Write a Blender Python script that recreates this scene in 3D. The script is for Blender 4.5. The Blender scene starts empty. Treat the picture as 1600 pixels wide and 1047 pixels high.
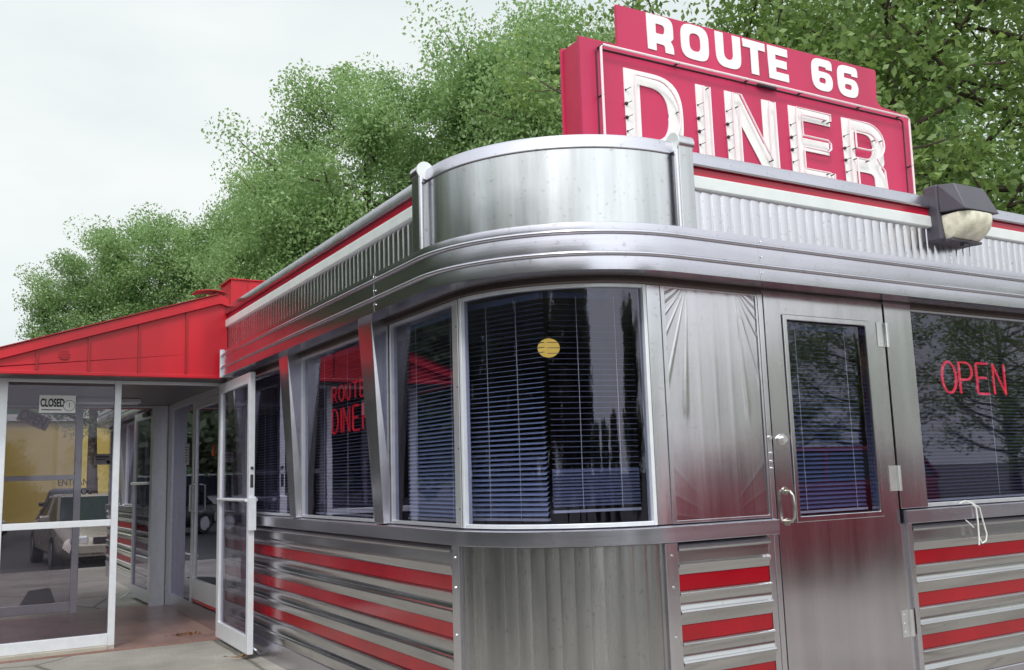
import bpy, bmesh, math, random
import numpy as np
from mathutils import Vector, Matrix
random.seed(7)
PI = math.pi
R_ = math.radians
sc = bpy.context.scene
COL = sc.collection

# ---------------------------------------------------------------- camera
cam = bpy.data.cameras.new('camera')
co = bpy.data.objects.new('camera', cam)
COL.objects.link(co)
sc.camera = co
YAW, PITCH, ROLL = 0.5365, 0.1462, 0.0306
cam.sensor_width = 36.0
cam.lens = 1486.48 / 1600 * 36
cam.clip_end = 2000
sy, cy_, sp, cp, sr, cr = math.sin(YAW), math.cos(YAW), math.sin(PITCH), math.cos(PITCH), math.sin(ROLL), math.cos(ROLL)
F = Vector((sy, cy_, 0)); Rt = Vector((cy_, -sy, 0)); U = Vector((0, 0, 1))
F2 = F * cp + U * sp
U2 = U * cp - F * sp
R3 = Rt * cr - U2 * sr
U3 = U2 * cr + Rt * sr
co.matrix_world = Matrix(((R3.x, U3.x, -F2.x, -2.1549), (R3.y, U3.y, -F2.y, -3.4762), (R3.z, U3.z, -F2.z, 1.3145), (0, 0, 0, 1)))

# ---------------------------------------------------------------- world, sun, exposure
SUN_EL, SUN_AZ = 48.0, 215.0            # azimuth measured clockwise from +Y
w = bpy.data.worlds.new('World')
sc.world = w
w.use_nodes = True
nt = w.node_tree
nt.nodes.clear()
N = nt.nodes.new
out = N('ShaderNodeOutputWorld'); bg = N('ShaderNodeBackground'); bg.inputs[1].default_value = 0.1
sky = N('ShaderNodeTexSky'); sky.sky_type = 'NISHITA'; sky.sun_disc = False
sky.sun_elevation = R_(SUN_EL); sky.sun_rotation = R_(SUN_AZ)
tc = N('ShaderNodeTexCoord')
mp = N('ShaderNodeMapping'); mp.inputs['Scale'].default_value = (1.0, 1.0, 2.6)
nz = N('ShaderNodeTexNoise'); nz.inputs['Scale'].default_value = 2.3; nz.inputs['Detail'].default_value = 5; nz.inputs['Roughness'].default_value = 0.5
rmp = N('ShaderNodeValToRGB')
rmp.color_ramp.elements[0].position = 0.30; rmp.color_ramp.elements[0].color = (7.6, 8.5, 8.6, 1)
rmp.color_ramp.elements[1].position = 0.68; rmp.color_ramp.elements[1].color = (10.0, 10.3, 10.1, 1)
sx = N('ShaderNodeSeparateXYZ')
mr = N('ShaderNodeMapRange'); mr.inputs[1].default_value = 0.12; mr.inputs[2].default_value = 0.9; mr.inputs[3].default_value = 1.0; mr.inputs[4].default_value = 1.05
vm = N('ShaderNodeVectorMath'); vm.operation = 'SCALE'
mx = N('ShaderNodeMix'); mx.data_type = 'RGBA'; mx.inputs[0].default_value = 0.93
L = nt.links.new
L(tc.outputs['Generated'], mp.inputs[0]); L(mp.outputs[0], nz.inputs['Vector']); L(nz.outputs['Fac'], rmp.inputs[0])
L(tc.outputs['Generated'], sx.inputs[0]); L(sx.outputs['Z'], mr.inputs[0])
dt = N('ShaderNodeVectorMath'); dt.operation = 'DOT_PRODUCT'
_a, _e = R_(SUN_AZ), R_(36)
dt.inputs[1].default_value = (math.sin(_a) * math.cos(_e), math.cos(_a) * math.cos(_e), math.sin(_e))
g1 = N('ShaderNodeMapRange'); g1.inputs[1].default_value = 0.05; g1.inputs[2].default_value = 1.0; g1.inputs[3].default_value = 0.0; g1.inputs[4].default_value = 1.0
g2 = N('ShaderNodeMath'); g2.operation = 'POWER'; g2.inputs[1].default_value = 1.1
g3 = N('ShaderNodeMath'); g3.operation = 'MULTIPLY_ADD'; g3.inputs[1].default_value = 1.15
L(tc.outputs['Generated'], dt.inputs[0]); L(dt.outputs['Value'], g1.inputs[0]); L(g1.outputs[0], g2.inputs[0]); L(g2.outputs[0], g3.inputs[0]); L(mr.outputs[0], g3.inputs[2])
L(rmp.outputs[0], vm.inputs[0]); L(g3.outputs[0], vm.inputs['Scale'])
L(sky.outputs[0], mx.inputs[6]); L(vm.outputs[0], mx.inputs[7]); L(mx.outputs[2], bg.inputs[0]); L(bg.outputs[0], out.inputs[0])
sl = bpy.data.lights.new('sun', 'SUN'); sl.energy = 1.8; sl.angle = R_(14); sl.color = (1.0, 0.96, 0.9)
so = bpy.data.objects.new('sun', sl); COL.objects.link(so)
az, el = R_(SUN_AZ), R_(SUN_EL)
sdir = Vector((math.sin(az) * math.cos(el), math.cos(az) * math.cos(el), math.sin(el)))
so.rotation_euler = sdir.to_track_quat('Z', 'Y').to_euler()
sc.view_settings.view_transform = 'Standard'
sc.view_settings.look = 'None'
sc.view_settings.exposure = 0.0
sc.view_settings.gamma = 1.0
try:
    sc.cycles.transparent_max_bounces = 24
    sc.cycles.max_bounces = 10
except Exception:
    pass

# ---------------------------------------------------------------- materials
def mat(name):
    m = bpy.data.materials.new(name); m.use_nodes = True
    t = m.node_tree
    return m, t, t.nodes['Principled BSDF'], t.nodes.new, t.links.new

def plain(name, col, rough=0.5, metal=0.0, var=0.08, scale=8.0, bump=0.0, spec=0.5, stretch=(1, 1, 1)):
    m, t, p, n, l = mat(name)
    tc = n('ShaderNodeTexCoord'); mp = n('ShaderNodeMapping'); mp.inputs['Scale'].default_value = stretch
    nz = n('ShaderNodeTexNoise'); nz.inputs['Scale'].default_value = scale; nz.inputs['Detail'].default_value = 5
    l(tc.outputs['Object'], mp.inputs[0]); l(mp.outputs[0], nz.inputs['Vector'])
    r = n('ShaderNodeValToRGB')
    r.color_ramp.elements[0].position = 0.3; r.color_ramp.elements[1].position = 0.7
    r.color_ramp.elements[0].color = tuple(c * (1 - var) for c in col) + (1,)
    r.color_ramp.elements[1].color = tuple(min(1, c * (1 + var)) for c in col) + (1,)
    l(nz.outputs['Fac'], r.inputs[0]); l(r.outputs[0], p.inputs['Base Color'])
    p.inputs['Roughness'].default_value = rough; p.inputs['Metallic'].default_value = metal
    p.inputs['Specular IOR Level'].default_value = spec
    rr = n('ShaderNodeMapRange'); rr.inputs[3].default_value = max(0.02, rough - 0.07); rr.inputs[4].default_value = rough + 0.07
    l(nz.outputs['Fac'], rr.inputs[0]); l(rr.outputs[0], p.inputs['Roughness'])
    if bump:
        b = n('ShaderNodeBump'); b.inputs['Distance'].default_value = bump
        l(nz.outputs['Fac'], b.inputs['Height']); l(b.outputs[0], p.inputs['Normal'])
    return m

def steel(name, col=(0.58, 0.58, 0.60), rough=0.2, vertical=True, wave=0.004, wscale=2.2, streak=0.18, grime=0.25):
    """brushed stainless sheet: fine brushing, broad oil-canning waves, faint run-off streaks"""
    m, t, p, n, l = mat(name)
    tc = n('ShaderNodeTexCoord')
    mp = n('ShaderNodeMapping'); mp.inputs['Scale'].default_value = (90, 90, 1.5) if vertical else (1.2, 1.2, 160)
    fine = n('ShaderNodeTexNoise'); fine.inputs['Scale'].default_value = 1.0; fine.inputs['Detail'].default_value = 4
    l(tc.outputs['Object'], mp.inputs[0]); l(mp.outputs[0], fine.inputs['Vector'])
    mp2 = n('ShaderNodeMapping'); mp2.inputs['Scale'].default_value = (9, 9, 0.8) if vertical else (1.5, 1.5, 14)
    st = n('ShaderNodeTexNoise'); st.inputs['Scale'].default_value = 1.0; st.inputs['Detail'].default_value = 6
    l(tc.outputs['Object'], mp2.inputs[0]); l(mp2.outputs[0], st.inputs['Vector'])
    big = n('ShaderNodeTexNoise'); big.inputs['Scale'].default_value = wscale; big.inputs['Detail'].default_value = 2
    l(tc.outputs['Object'], big.inputs['Vector'])
    spots = n('ShaderNodeTexNoise'); spots.inputs['Scale'].default_value = 38; spots.inputs['Detail'].default_value = 3
    l(tc.outputs['Object'], spots.inputs['Vector'])
    r = n('ShaderNodeValToRGB'); r.color_ramp.elements[0].position = 0.25; r.color_ramp.elements[1].position = 0.7
    r.color_ramp.elements[0].color = tuple(c * (1 - streak) for c in col) + (1,)
    r.color_ramp.elements[1].color = tuple(c for c in col) + (1,)
    l(st.outputs['Fac'], r.inputs[0])
    r2 = n('ShaderNodeValToRGB'); r2.color_ramp.elements[0].position = 0.62; r2.color_ramp.elements[1].position = 0.78
    r2.color_ramp.elements[0].color = (1, 1, 1, 1); r2.color_ramp.elements[1].color = (1 - grime, 1 - grime, 1 - grime * 1.2, 1)
    l(spots.outputs['Fac'], r2.inputs[0])
    mm = n('ShaderNodeMix'); mm.data_type = 'RGBA'; mm.blend_type = 'MULTIPLY'; mm.inputs[0].default_value = 1
    l(r.outputs[0], mm.inputs[6]); l(r2.outputs[0], mm.inputs[7]); l(mm.outputs[2], p.inputs['Base Color'])
    p.inputs['Metallic'].default_value = 1
    rr = n('ShaderNodeMapRange'); rr.inputs[3].default_value = rough - 0.05; rr.inputs[4].default_value = rough + 0.1
    ad = n('ShaderNodeMath'); ad.operation = 'ADD'
    sc_ = n('ShaderNodeMath'); sc_.operation = 'MULTIPLY'; sc_.inputs[1].default_value = 0.5
    l(fine.outputs['Fac'], ad.inputs[0]); l(st.outputs['Fac'], ad.inputs[1]); l(ad.outputs[0], sc_.inputs[0]); l(sc_.outputs[0], rr.inputs[0])
    l(rr.outputs[0], p.inputs['Roughness'])
    b = n('ShaderNodeBump'); b.inputs['Distance'].default_value = wave; b.inputs['Strength'].default_value = 1
    l(big.outputs['Fac'], b.inputs['Height'])
    b2 = n('ShaderNodeBump'); b2.inputs['Distance'].default_value = 0.00025; b2.inputs['Strength'].default_value = 0.5
    l(fine.outputs['Fac'], b2.inputs['Height']); l(b.outputs[0], b2.inputs['Normal']); l(b2.outputs[0], p.inputs['Normal'])
    return m

def glass(name, tint=(0.55, 0.55, 0.6), refl=0.06, wav=0.0006, coat=(0.70, 0.68, 0.84)):
    m, t, p, n, l = mat(name)
    t.nodes.remove(p)
    o = t.nodes['Material Output']
    tr = n('ShaderNodeBsdfTransparent'); tr.inputs[0].default_value = tint + (1,)
    gl = n('ShaderNodeBsdfGlossy'); gl.inputs['Roughness'].default_value = 0.015; gl.inputs[0].default_value = coat + (1,)
    fr = n('ShaderNodeFresnel'); fr.inputs[0].default_value = 1.5
    ad = n('ShaderNodeMath'); ad.operation = 'MULTIPLY_ADD'; ad.inputs[1].default_value = 1.7; ad.inputs[2].default_value = refl; ad.use_clamp = True
    ge = n('ShaderNodeNewGeometry'); inv = n('ShaderNodeMath'); inv.operation = 'SUBTRACT'; inv.inputs[0].default_value = 1.0; inv.use_clamp = True
    mu = n('ShaderNodeMath'); mu.operation = 'MULTIPLY'
    l(ge.outputs['Backfacing'], inv.inputs[1])
    mixs = n('ShaderNodeMixShader')
    nz = n('ShaderNodeTexNoise'); nz.inputs['Scale'].default_value = 1.7; tc = n('ShaderNodeTexCoord'); l(tc.outputs['Object'], nz.inputs['Vector'])
    b = n('ShaderNodeBump'); b.inputs['Distance'].default_value = wav; l(nz.outputs['Fac'], b.inputs['Height']); l(b.outputs[0], gl.inputs['Normal'])
    l(fr.outputs[0], ad.inputs[0]); l(ad.outputs[0], mu.inputs[0]); l(inv.outputs[0], mu.inputs[1]); l(mu.outputs[0], mixs.inputs[0]); l(tr.outputs[0], mixs.inputs[1]); l(gl.outputs[0], mixs.inputs[2])
    l(mixs.outputs[0], o.inputs['Surface'])
    return m

def emit(name, col, s, base=None):
    m, t, p, n, l = mat(name)
    p.inputs['Base Color'].default_value = (base or col) + (1,)
    p.inputs['Emission Color'].default_value = col + (1,)
    p.inputs['Emission Strength'].default_value = s
    return m

def leafmat(name, c1, c2, trans=0.42):
    m, t, p, n, l = mat(name)
    t.nodes.remove(p); o = t.nodes['Material Output']
    tc = n('ShaderNodeTexCoord'); nz = n('ShaderNodeTexNoise'); nz.inputs['Scale'].default_value = 0.9; nz.inputs['Detail'].default_value = 3
    l(tc.outputs['Object'], nz.inputs['Vector'])
    g = n('ShaderNodeNewGeometry')
    a = n('ShaderNodeMath'); a.operation = 'MULTIPLY_ADD'; a.inputs[1].default_value = 0.45
    l(g.outputs['Random Per Island'], a.inputs[0])
    s = n('ShaderNodeMath'); s.operation = 'MULTIPLY_ADD'; s.inputs[1].default_value = 1.5; s.inputs[2].default_value = -0.45
    l(nz.outputs['Fac'], s.inputs[0]); l(s.outputs[0], a.inputs[2])
    r = n('ShaderNodeValToRGB'); r.color_ramp.elements[0].color = c1 + (1,); r.color_ramp.elements[1].color = c2 + (1,)
    l(a.outputs[0], r.inputs[0])
    d = n('ShaderNodeBsdfDiffuse'); tr = n('ShaderNodeBsdfTranslucent'); gl = n('ShaderNodeBsdfGlossy'); gl.inputs['Roughness'].default_value = 0.5
    gl.inputs[0].default_value = (0.8, 0.9, 0.8, 1)
    l(r.outputs[0], d.inputs[0]); l(r.outputs[0], tr.inputs[0])
    ms = n('ShaderNodeMixShader'); ms.inputs[0].default_value = trans
    l(d.outputs[0], ms.inputs[1]); l(tr.outputs[0], ms.inputs[2])
    m2 = n('ShaderNodeMixShader'); m2.inputs[0].default_value = 0.05
    l(ms.outputs[0], m2.inputs[1]); l(gl.outputs[0], m2.inputs[2]); l(m2.outputs[0], o.inputs['Surface'])
    return m

M = dict(
    steel=steel('brushed_steel', (0.71, 0.69, 0.75), rough=0.2),
    steelh=steel('brushed_steel_long', (0.63, 0.61, 0.69), vertical=False, rough=0.22, wscale=3.0),
    parapet=steel('streaked_steel', (0.70, 0.70, 0.73), rough=0.22, streak=0.42, wave=0.003),
    doorsteel=steel('door_steel', (0.64, 0.61, 0.66), rough=0.15, wave=0.004, wscale=1.5, grime=0.12),
    skirt=steel('skirt_steel', (0.54, 0.53, 0.54), rough=0.24, streak=0.45, grime=0.35),
    siding=steel('siding_steel', (0.57, 0.56, 0.58), vertical=False, rough=0.17, grime=0.15),
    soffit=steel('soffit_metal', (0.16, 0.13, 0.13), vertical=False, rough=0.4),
    band=plain('pale_metal_band', (0.76, 0.79, 0.80), 0.38, 0.2, var=0.05),
    alu=plain('aluminium_frame', (0.68, 0.69, 0.74), 0.35, 0.7, var=0.05, scale=20),
    aluw=plain('pale_aluminium', (0.80, 0.82, 0.88), 0.35, 0.3, var=0.04, scale=20),
    redband=plain('red_enamel', (0.29, 0.002, 0.010), 0.16, var=0.14, scale=3, spec=0.6),
    redtop=plain('red_enamel_top', (0.46, 0.010, 0.04), 0.2, var=0.08, scale=3),
    redroof=plain('red_painted_metal', (0.48, 0.008, 0.020), 0.36, var=0.2, scale=1.3, spec=0.45, bump=0.004, stretch=(2.5, 2.5, 0.7)),
    reddark=plain('red_seam', (0.30, 0.008, 0.014), 0.45),
    sign=plain('sign_red', (0.55, 0.022, 0.10), 0.42, var=0.13, scale=1.8, stretch=(1.5, 1.5, 0.6)),
    signside=plain('sign_side_red', (0.50, 0.02, 0.07), 0.5, var=0.12, scale=5),
    letter=plain('letter_white', (0.90, 0.91, 0.90), 0.45, var=0.05, scale=14),
    tube=plain('glass_tubing_unlit', (0.93, 0.74, 0.79), 0.08, var=0.03, spec=0.9),
    dark=plain('dark_fitting', (0.04, 0.035, 0.045), 0.5, var=0.2),
    matte=plain('matte_black', (0.02, 0.02, 0.022), 0.6),
    screw=plain('screw_zinc', (0.75, 0.75, 0.76), 0.3, 0.9),
    concrete=plain('concrete', (0.40, 0.37, 0.32), 0.85, var=0.16, scale=2.6, bump=0.004),
    asphalt=plain('asphalt', (0.085, 0.083, 0.086), 0.85, var=0.3, scale=14, bump=0.006),
    paint=plain('line_paint', (0.6, 0.6, 0.56), 0.7, var=0.2, scale=20),
    tile=plain('red_brown_tile', (0.27, 0.135, 0.115), 0.55, var=0.22, scale=5),
    win=glass('tinted_window', (0.74, 0.75, 0.82), 0.03),
    vglass=glass('entrance_glass', (0.78, 0.76, 0.79), 0.0, coat=(0.50, 0.49, 0.60)),
    lampglass=plain('prismatic_lens', (0.80, 0.76, 0.62), 0.22, var=0.22, scale=18, spec=0.7, bump=0.004),
    bronze=plain('bronze_housing', (0.09, 0.082, 0.105), 0.45, 0.2, var=0.1),
    slat=plain('blind_slat', (0.38, 0.45, 0.62), 0.35, 0.1, var=0.08, scale=30),
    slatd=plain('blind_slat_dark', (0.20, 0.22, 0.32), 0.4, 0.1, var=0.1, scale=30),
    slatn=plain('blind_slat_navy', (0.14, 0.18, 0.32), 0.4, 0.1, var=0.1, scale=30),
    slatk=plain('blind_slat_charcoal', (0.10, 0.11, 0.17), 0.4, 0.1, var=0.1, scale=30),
    cord=plain('white_cord', (0.75, 0.76, 0.74), 0.7),
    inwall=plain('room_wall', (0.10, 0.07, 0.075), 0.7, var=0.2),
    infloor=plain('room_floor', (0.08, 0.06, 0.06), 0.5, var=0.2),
    neon=emit('neon_red_lit', (1.0, 0.03, 0.09), 0.75),
    neon2=emit('neon_red_dim', (1.0, 0.03, 0.05), 0.2),
    globe=emit('amber_globe_lit', (1.0, 0.70, 0.14), 0.9),
    yellow=plain('yellow_block_wall', (0.60, 0.47, 0.13), 0.8, var=0.1, scale=0.35),
    cap=plain('parapet_cap', (0.62, 0.62, 0.6), 0.6),
    brass=steel('worn_nickel', (0.55, 0.53, 0.48), rough=0.25, wave=0),
    paper=plain('white_paper', (0.8, 0.8, 0.82), 0.6, var=0.04),
    board=plain('dark_board', (0.22, 0.14, 0.11), 0.6),
    ink=plain('black_ink', (0.012, 0.012, 0.018), 0.6),
    orange=plain('orange_vinyl', (0.8, 0.10, 0.03), 0.5),
    bark=plain('bark', (0.085, 0.062, 0.05), 0.9, var=0.3, scale=9, bump=0.02, stretch=(1, 1, 0.3)),
    leafa=leafmat('leaf_a', (0.13, 0.25, 0.07), (0.42, 0.58, 0.25), 0.55),
    leafb=leafmat('leaf_b', (0.085, 0.16, 0.035), (0.36, 0.50, 0.15), 0.5),
    leafd=leafmat('leaf_d', (0.10, 0.15, 0.08), (0.26, 0.33, 0.18), 0.45),
    hill=plain('wooded_hill', (0.045, 0.085, 0.035), 0.95, var=0.5, scale=0.25, bump=0.6),
    dryleaf=plain('dry_leaves', (0.26, 0.13, 0.05), 0.8, var=0.4, scale=60),
    tyre=plain('tyre_rubber', (0.025, 0.025, 0.027), 0.7),
    rim=plain('alloy_rim', (0.5, 0.5, 0.52), 0.3, 0.8),
    carglass=plain('car_glass', (0.03, 0.04, 0.05), 0.06, var=0.1, spec=0.9),
    lampc=plain('headlamp_clear', (0.8, 0.82, 0.85), 0.1, 0.3),
    lampr=plain('tail_lamp_red', (0.55, 0.015, 0.015), 0.2),
)
for nm, c, r_, me in (('car_beige', (0.50, 0.46, 0.40), 0.28, 0.5), ('car_grey', (0.10, 0.095, 0.10), 0.25, 0.5), ('car_black', (0.02, 0.022, 0.028), 0.2, 0.2),
                      ('car_white', (0.75, 0.76, 0.78), 0.25, 0.0), ('car_maroon', (0.36, 0.015, 0.05), 0.22, 0.1)):
    M[nm] = plain(nm, c, r_, me, var=0.03, scale=2)

def tile_lines():
    m, t, p, n, l = mat('tile_floor')
    tc = n('ShaderNodeTexCoord'); br = n('ShaderNodeTexBrick'); br.inputs['Scale'].default_value = 3.3
    br.offset = 0; br.inputs['Color1'].default_value = (0.34, 0.20, 0.17, 1); br.inputs['Color2'].default_value = (0.29, 0.165, 0.145, 1)
    br.inputs['Mortar'].default_value = (0.20, 0.15, 0.13, 1); br.inputs['Mortar Size'].default_value = 0.012
    br.inputs['Row Height'].default_value = 0.5; br.inputs['Brick Width'].default_value = 0.5
    nz = n('ShaderNodeTexNoise'); nz.inputs['Scale'].default_value = 3; nz.inputs['Detail'].default_value = 6
    mm = n('ShaderNodeMix'); mm.data_type = 'RGBA'; mm.blend_type = 'MULTIPLY'; mm.inputs[0].default_value = 0.55
    r = n('ShaderNodeValToRGB'); r.color_ramp.elements[0].color = (0.5, 0.48, 0.46, 1); r.color_ramp.elements[0].position = 0.3; r.color_ramp.elements[1].position = 0.6
    l(tc.outputs['Object'], br.inputs['Vector']); l(tc.outputs['Object'], nz.inputs['Vector']); l(nz.outputs['Fac'], r.inputs[0])
    l(br.outputs['Color'], mm.inputs[6]); l(r.outputs[0], mm.inputs[7]); l(mm.outputs[2], p.inputs['Base Color'])
    p.inputs['Roughness'].default_value = 0.35
    return m
M['tilefloor'] = tile_lines()

def concrete_slab():
    m, t, p, n, l = mat('stained_concrete')
    tc = n('ShaderNodeTexCoord')
    a = n('ShaderNodeTexNoise'); a.inputs['Scale'].default_value = 1.1; a.inputs['Detail'].default_value = 8; a.inputs['Roughness'].default_value = 0.65
    b = n('ShaderNodeTexNoise'); b.inputs['Scale'].default_value = 60; b.inputs['Detail'].default_value = 3
    v = n('ShaderNodeTexVoronoi'); v.feature = 'DISTANCE_TO_EDGE'; v.inputs['Scale'].default_value = 0.55
    dn = n('ShaderNodeMix'); dn.data_type = 'RGBA'; dn.inputs[0].default_value = 0.08
    l(tc.outputs['Object'], a.inputs['Vector']); l(tc.outputs['Object'], b.inputs['Vector'])
    l(tc.outputs['Object'], dn.inputs[6]); l(a.outputs['Color'], dn.inputs[7]); l(dn.outputs[2], v.inputs['Vector'])
    r = n('ShaderNodeValToRGB'); r.color_ramp.elements[0].position = 0.3; r.color_ramp.elements[1].position = 0.7
    r.color_ramp.elements[0].color = (0.235, 0.22, 0.20, 1); r.color_ramp.elements[1].color = (0.43, 0.41, 0.375, 1)
    l(a.outputs['Fac'], r.inputs[0])
    r2 = n('ShaderNodeValToRGB'); r2.color_ramp.elements[0].position = 0.0; r2.color_ramp.elements[1].position = 0.012
    r2.color_ramp.elements[0].color = (0.35, 0.33, 0.30, 1)
    l(v.outputs['Distance'], r2.inputs[0])
    r3 = n('ShaderNodeValToRGB'); r3.color_ramp.elements[0].position = 0.35; r3.color_ramp.elements[0].color = (0.75, 0.74, 0.72, 1); r3.color_ramp.elements[1].position = 0.6
    l(b.outputs['Fac'], r3.inputs[0])
    m1 = n('ShaderNodeMix'); m1.data_type = 'RGBA'; m1.blend_type = 'MULTIPLY'; m1.inputs[0].default_value = 1
    m2 = n('ShaderNodeMix'); m2.data_type = 'RGBA'; m2.blend_type = 'MULTIPLY'; m2.inputs[0].default_value = 0.8
    l(r.outputs[0], m1.inputs[6]); l(r2.outputs[0], m1.inputs[7]); l(m1.outputs[2], m2.inputs[6]); l(r3.outputs[0], m2.inputs[7])
    l(m2.outputs[2], p.inputs['Base Color']); p.inputs['Roughness'].default_value = 0.85
    bp = n('ShaderNodeBump'); bp.inputs['Distance'].default_value = 0.003; l(b.outputs['Fac'], bp.inputs['Height']); l(bp.outputs[0], p.inputs['Normal'])
    return m
M['slab'] = concrete_slab()

# ---------------------------------------------------------------- object helpers
def tag(o, label=None, cat=None, group=None, kind=None):
    if label: o['label'] = label
    if cat: o['category'] = cat
    if group: o['group'] = group
    if kind: o['kind'] = kind
    return o

def empty(name, loc=(0, 0, 0), label=None, cat=None, group=None, rz=0):
    o = bpy.data.objects.new(name, None); COL.objects.link(o); o.location = loc; o.rotation_euler.z = rz
    o.empty_display_size = 0.1
    return tag(o, label, cat, group)

SPLIT = {'kick_plate', 'screw', 'seam', 'wall', 'window_pillar', 'pier', 'support_leg', 'hanger', 'latch_guard', 'corner_trim', 'far_wall', 'inner_partition', 'sill', 'push_bar'}
class MB:
    def __init__(s): s.v = []; s.f = []
    def add(s, vs, fs):
        k = len(s.v); s.v += [tuple(v) for v in vs]; s.f += [tuple(i + k for i in f) for f in fs]; return s
    def box(s, x0, x1, y0, y1, z0, z1):
        return s.add([(x0, y0, z0), (x1, y0, z0), (x1, y1, z0), (x0, y1, z0), (x0, y0, z1), (x1, y0, z1), (x1, y1, z1), (x0, y1, z1)],
                     [(3, 2, 1, 0), (4, 5, 6, 7), (0, 1, 5, 4), (1, 2, 6, 5), (2, 3, 7, 6), (3, 0, 4, 7)])
    def prism(s, poly, fn, a, b):
        """poly 2-D points; fn(u, v, t) -> 3-D, t = a or b"""
        n = len(poly)
        vs = [fn(u, v, a) for u, v in poly] + [fn(u, v, b) for u, v in poly]
        return s.add(vs, [tuple(range(n))[::-1], tuple(range(n, 2 * n))] + [(i, (i + 1) % n, (i + 1) % n + n, i + n) for i in range(n)])
    def plate(s, fn, o, h, a, b):
        """rectangular plate o=(u0,u1,v0,v1) with a rectangular hole h"""
        def rect(q, t): return [fn(q[0], q[2], t), fn(q[1], q[2], t), fn(q[1], q[3], t), fn(q[0], q[3], t)]
        vs = rect(o, a) + rect(h, a) + rect(o, b) + rect(h, b)
        fs = []
        for i in range(4):
            j = (i + 1) % 4
            fs += [(i, j, 4 + j, 4 + i), (8 + i, 12 + i, 12 + j, 8 + j), (i, 8 + i, 8 + j, j), (4 + i, 4 + j, 12 + j, 12 + i)]
        return s.add(vs, fs)
    def tube(s, pts, r, n=8, closed=False, taper=None):
        pts = [Vector(p) for p in pts]; m = len(pts); rings = []; prev = None
        for i, p in enumerate(pts):
            a = pts[(i - 1) % m] if (closed or i > 0) else p; b = pts[(i + 1) % m] if (closed or i < m - 1) else p
            t = (b - a)
            t = t.normalized() if t.length > 1e-9 else Vector((0, 0, 1))
            if prev is None:
                u = t.orthogonal().normalized()
            else:
                u = (prev - t * prev.dot(t))
                u = u.normalized() if u.length > 1e-6 else t.orthogonal().normalized()
            prev = u; v = t.cross(u)
            rr = r if taper is None else taper[i]
            rings.append([p + (u * math.cos(2 * PI * k / n) + v * math.sin(2 * PI * k / n)) * rr for k in range(n)])
        vs = [q for g in rings for q in g]; fs = []
        for i in range(m if closed else m - 1):
            i2 = (i + 1) % m
            for k in range(n):
                k2 = (k + 1) % n; fs.append((i * n + k, i * n + k2, i2 * n + k2, i2 * n + k))
        if not closed: fs += [tuple(range(n))[::-1], tuple(range((m - 1) * n, m * n))]
        return s.add(vs, fs)
    def cyl(s, p, axis, r, h, n=20):
        p = Vector(p); axis = Vector(axis).normalized()
        return s.tube([p, p + axis * h], r, n)
    def sphere(s, c, r, n=20, m=12, sz=1):
        vs = []; fs = []
        for i in range(m + 1):
            th = PI * i / m
            for k in range(n):
                ph = 2 * PI * k / n; vs.append((c[0] + r * math.sin(th) * math.cos(ph), c[1] + r * math.sin(th) * math.sin(ph), c[2] + r * sz * math.cos(th)))
        for i in range(m):
            for k in range(n): fs.append((i * n + k, i * n + (k + 1) % n, (i + 1) * n + (k + 1) % n, (i + 1) * n + k))
        return s.add(vs, fs)
    def sweep(s, path, prof, caps=True):
        """path: list of (x, y, nx, ny); prof: closed loop of (out, z)"""
        n = len(prof); vs = []; fs = []
        for (x, y, nx, ny) in path:
            vs += [(x + nx * o, y + ny * o, z) for o, z in prof]
        for i in range(len(path) - 1):
            for k in range(n):
                k2 = (k + 1) % n; fs.append((i * n + k, (i + 1) * n + k, (i + 1) * n + k2, i * n + k2))
        if caps: fs += [tuple(range(n)), tuple(range((len(path) - 1) * n, len(path) * n))[::-1]]
        return s.add(vs, fs)
    def build(s, name, m, parent=None, smooth=False, bevel=0, label=None, seg=2, angle=35):
        if name in SPLIT:
            par = list(range(len(s.v)))
            def find(i):
                while par[i] != i: par[i] = par[par[i]]; i = par[i]
                return i
            key = {}
            for i, v in enumerate(s.v):
                k_ = (round(v[0], 5), round(v[1], 5), round(v[2], 5))
                if k_ in key: par[find(i)] = find(key[k_])
                else: key[k_] = i
            for f in s.f:
                for i in f[1:]: par[find(i)] = find(f[0])
            groups = {}
            for f in s.f: groups.setdefault(find(f[0]), []).append(f)
            if len(groups) > 1:
                o = None
                for fs in groups.values():
                    ids = sorted({i for f in fs for i in f}); mp_ = {i: j for j, i in enumerate(ids)}
                    q_ = MB(); q_.v = [s.v[i] for i in ids]; q_.f = [tuple(mp_[i] for i in f) for f in fs]
                    o = q_._build(name, m, parent, smooth, bevel, label, seg, angle)
                return o
        return s._build(name, m, parent, smooth, bevel, label, seg, angle)
    def _build(s, name, m, parent=None, smooth=False, bevel=0, label=None, seg=2, angle=35):
        me = bpy.data.meshes.new(name); me.from_pydata(s.v, [], s.f)
        bm = bmesh.new(); bm.from_mesh(me)
        bmesh.ops.remove_doubles(bm, verts=bm.verts, dist=1e-6)
        bmesh.ops.recalc_face_normals(bm, faces=bm.faces)
        bm.to_mesh(me); bm.free()
        o = bpy.data.objects.new(name, me); COL.objects.link(o)
        me.materials.append(M[m] if isinstance(m, str) else m)
        if parent is not None: o.parent = parent
        if smooth:
            me.shade_smooth()
            me.set_sharp_from_angle(angle=R_(angle))
        if bevel:
            b = o.modifiers.new('bevel', 'BEVEL'); b.width = bevel; b.segments = seg; b.limit_method = 'ANGLE'; b.angle_limit = R_(40)
        if label: o['label'] = label
        return o

XZ = lambda y0=0: (lambda u, v, t: (u, t, v))          # plate/prism in the x-z plane, t = y
YZ = lambda u, v, t: (t, u, v)                         # in the y-z plane, t = x

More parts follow.
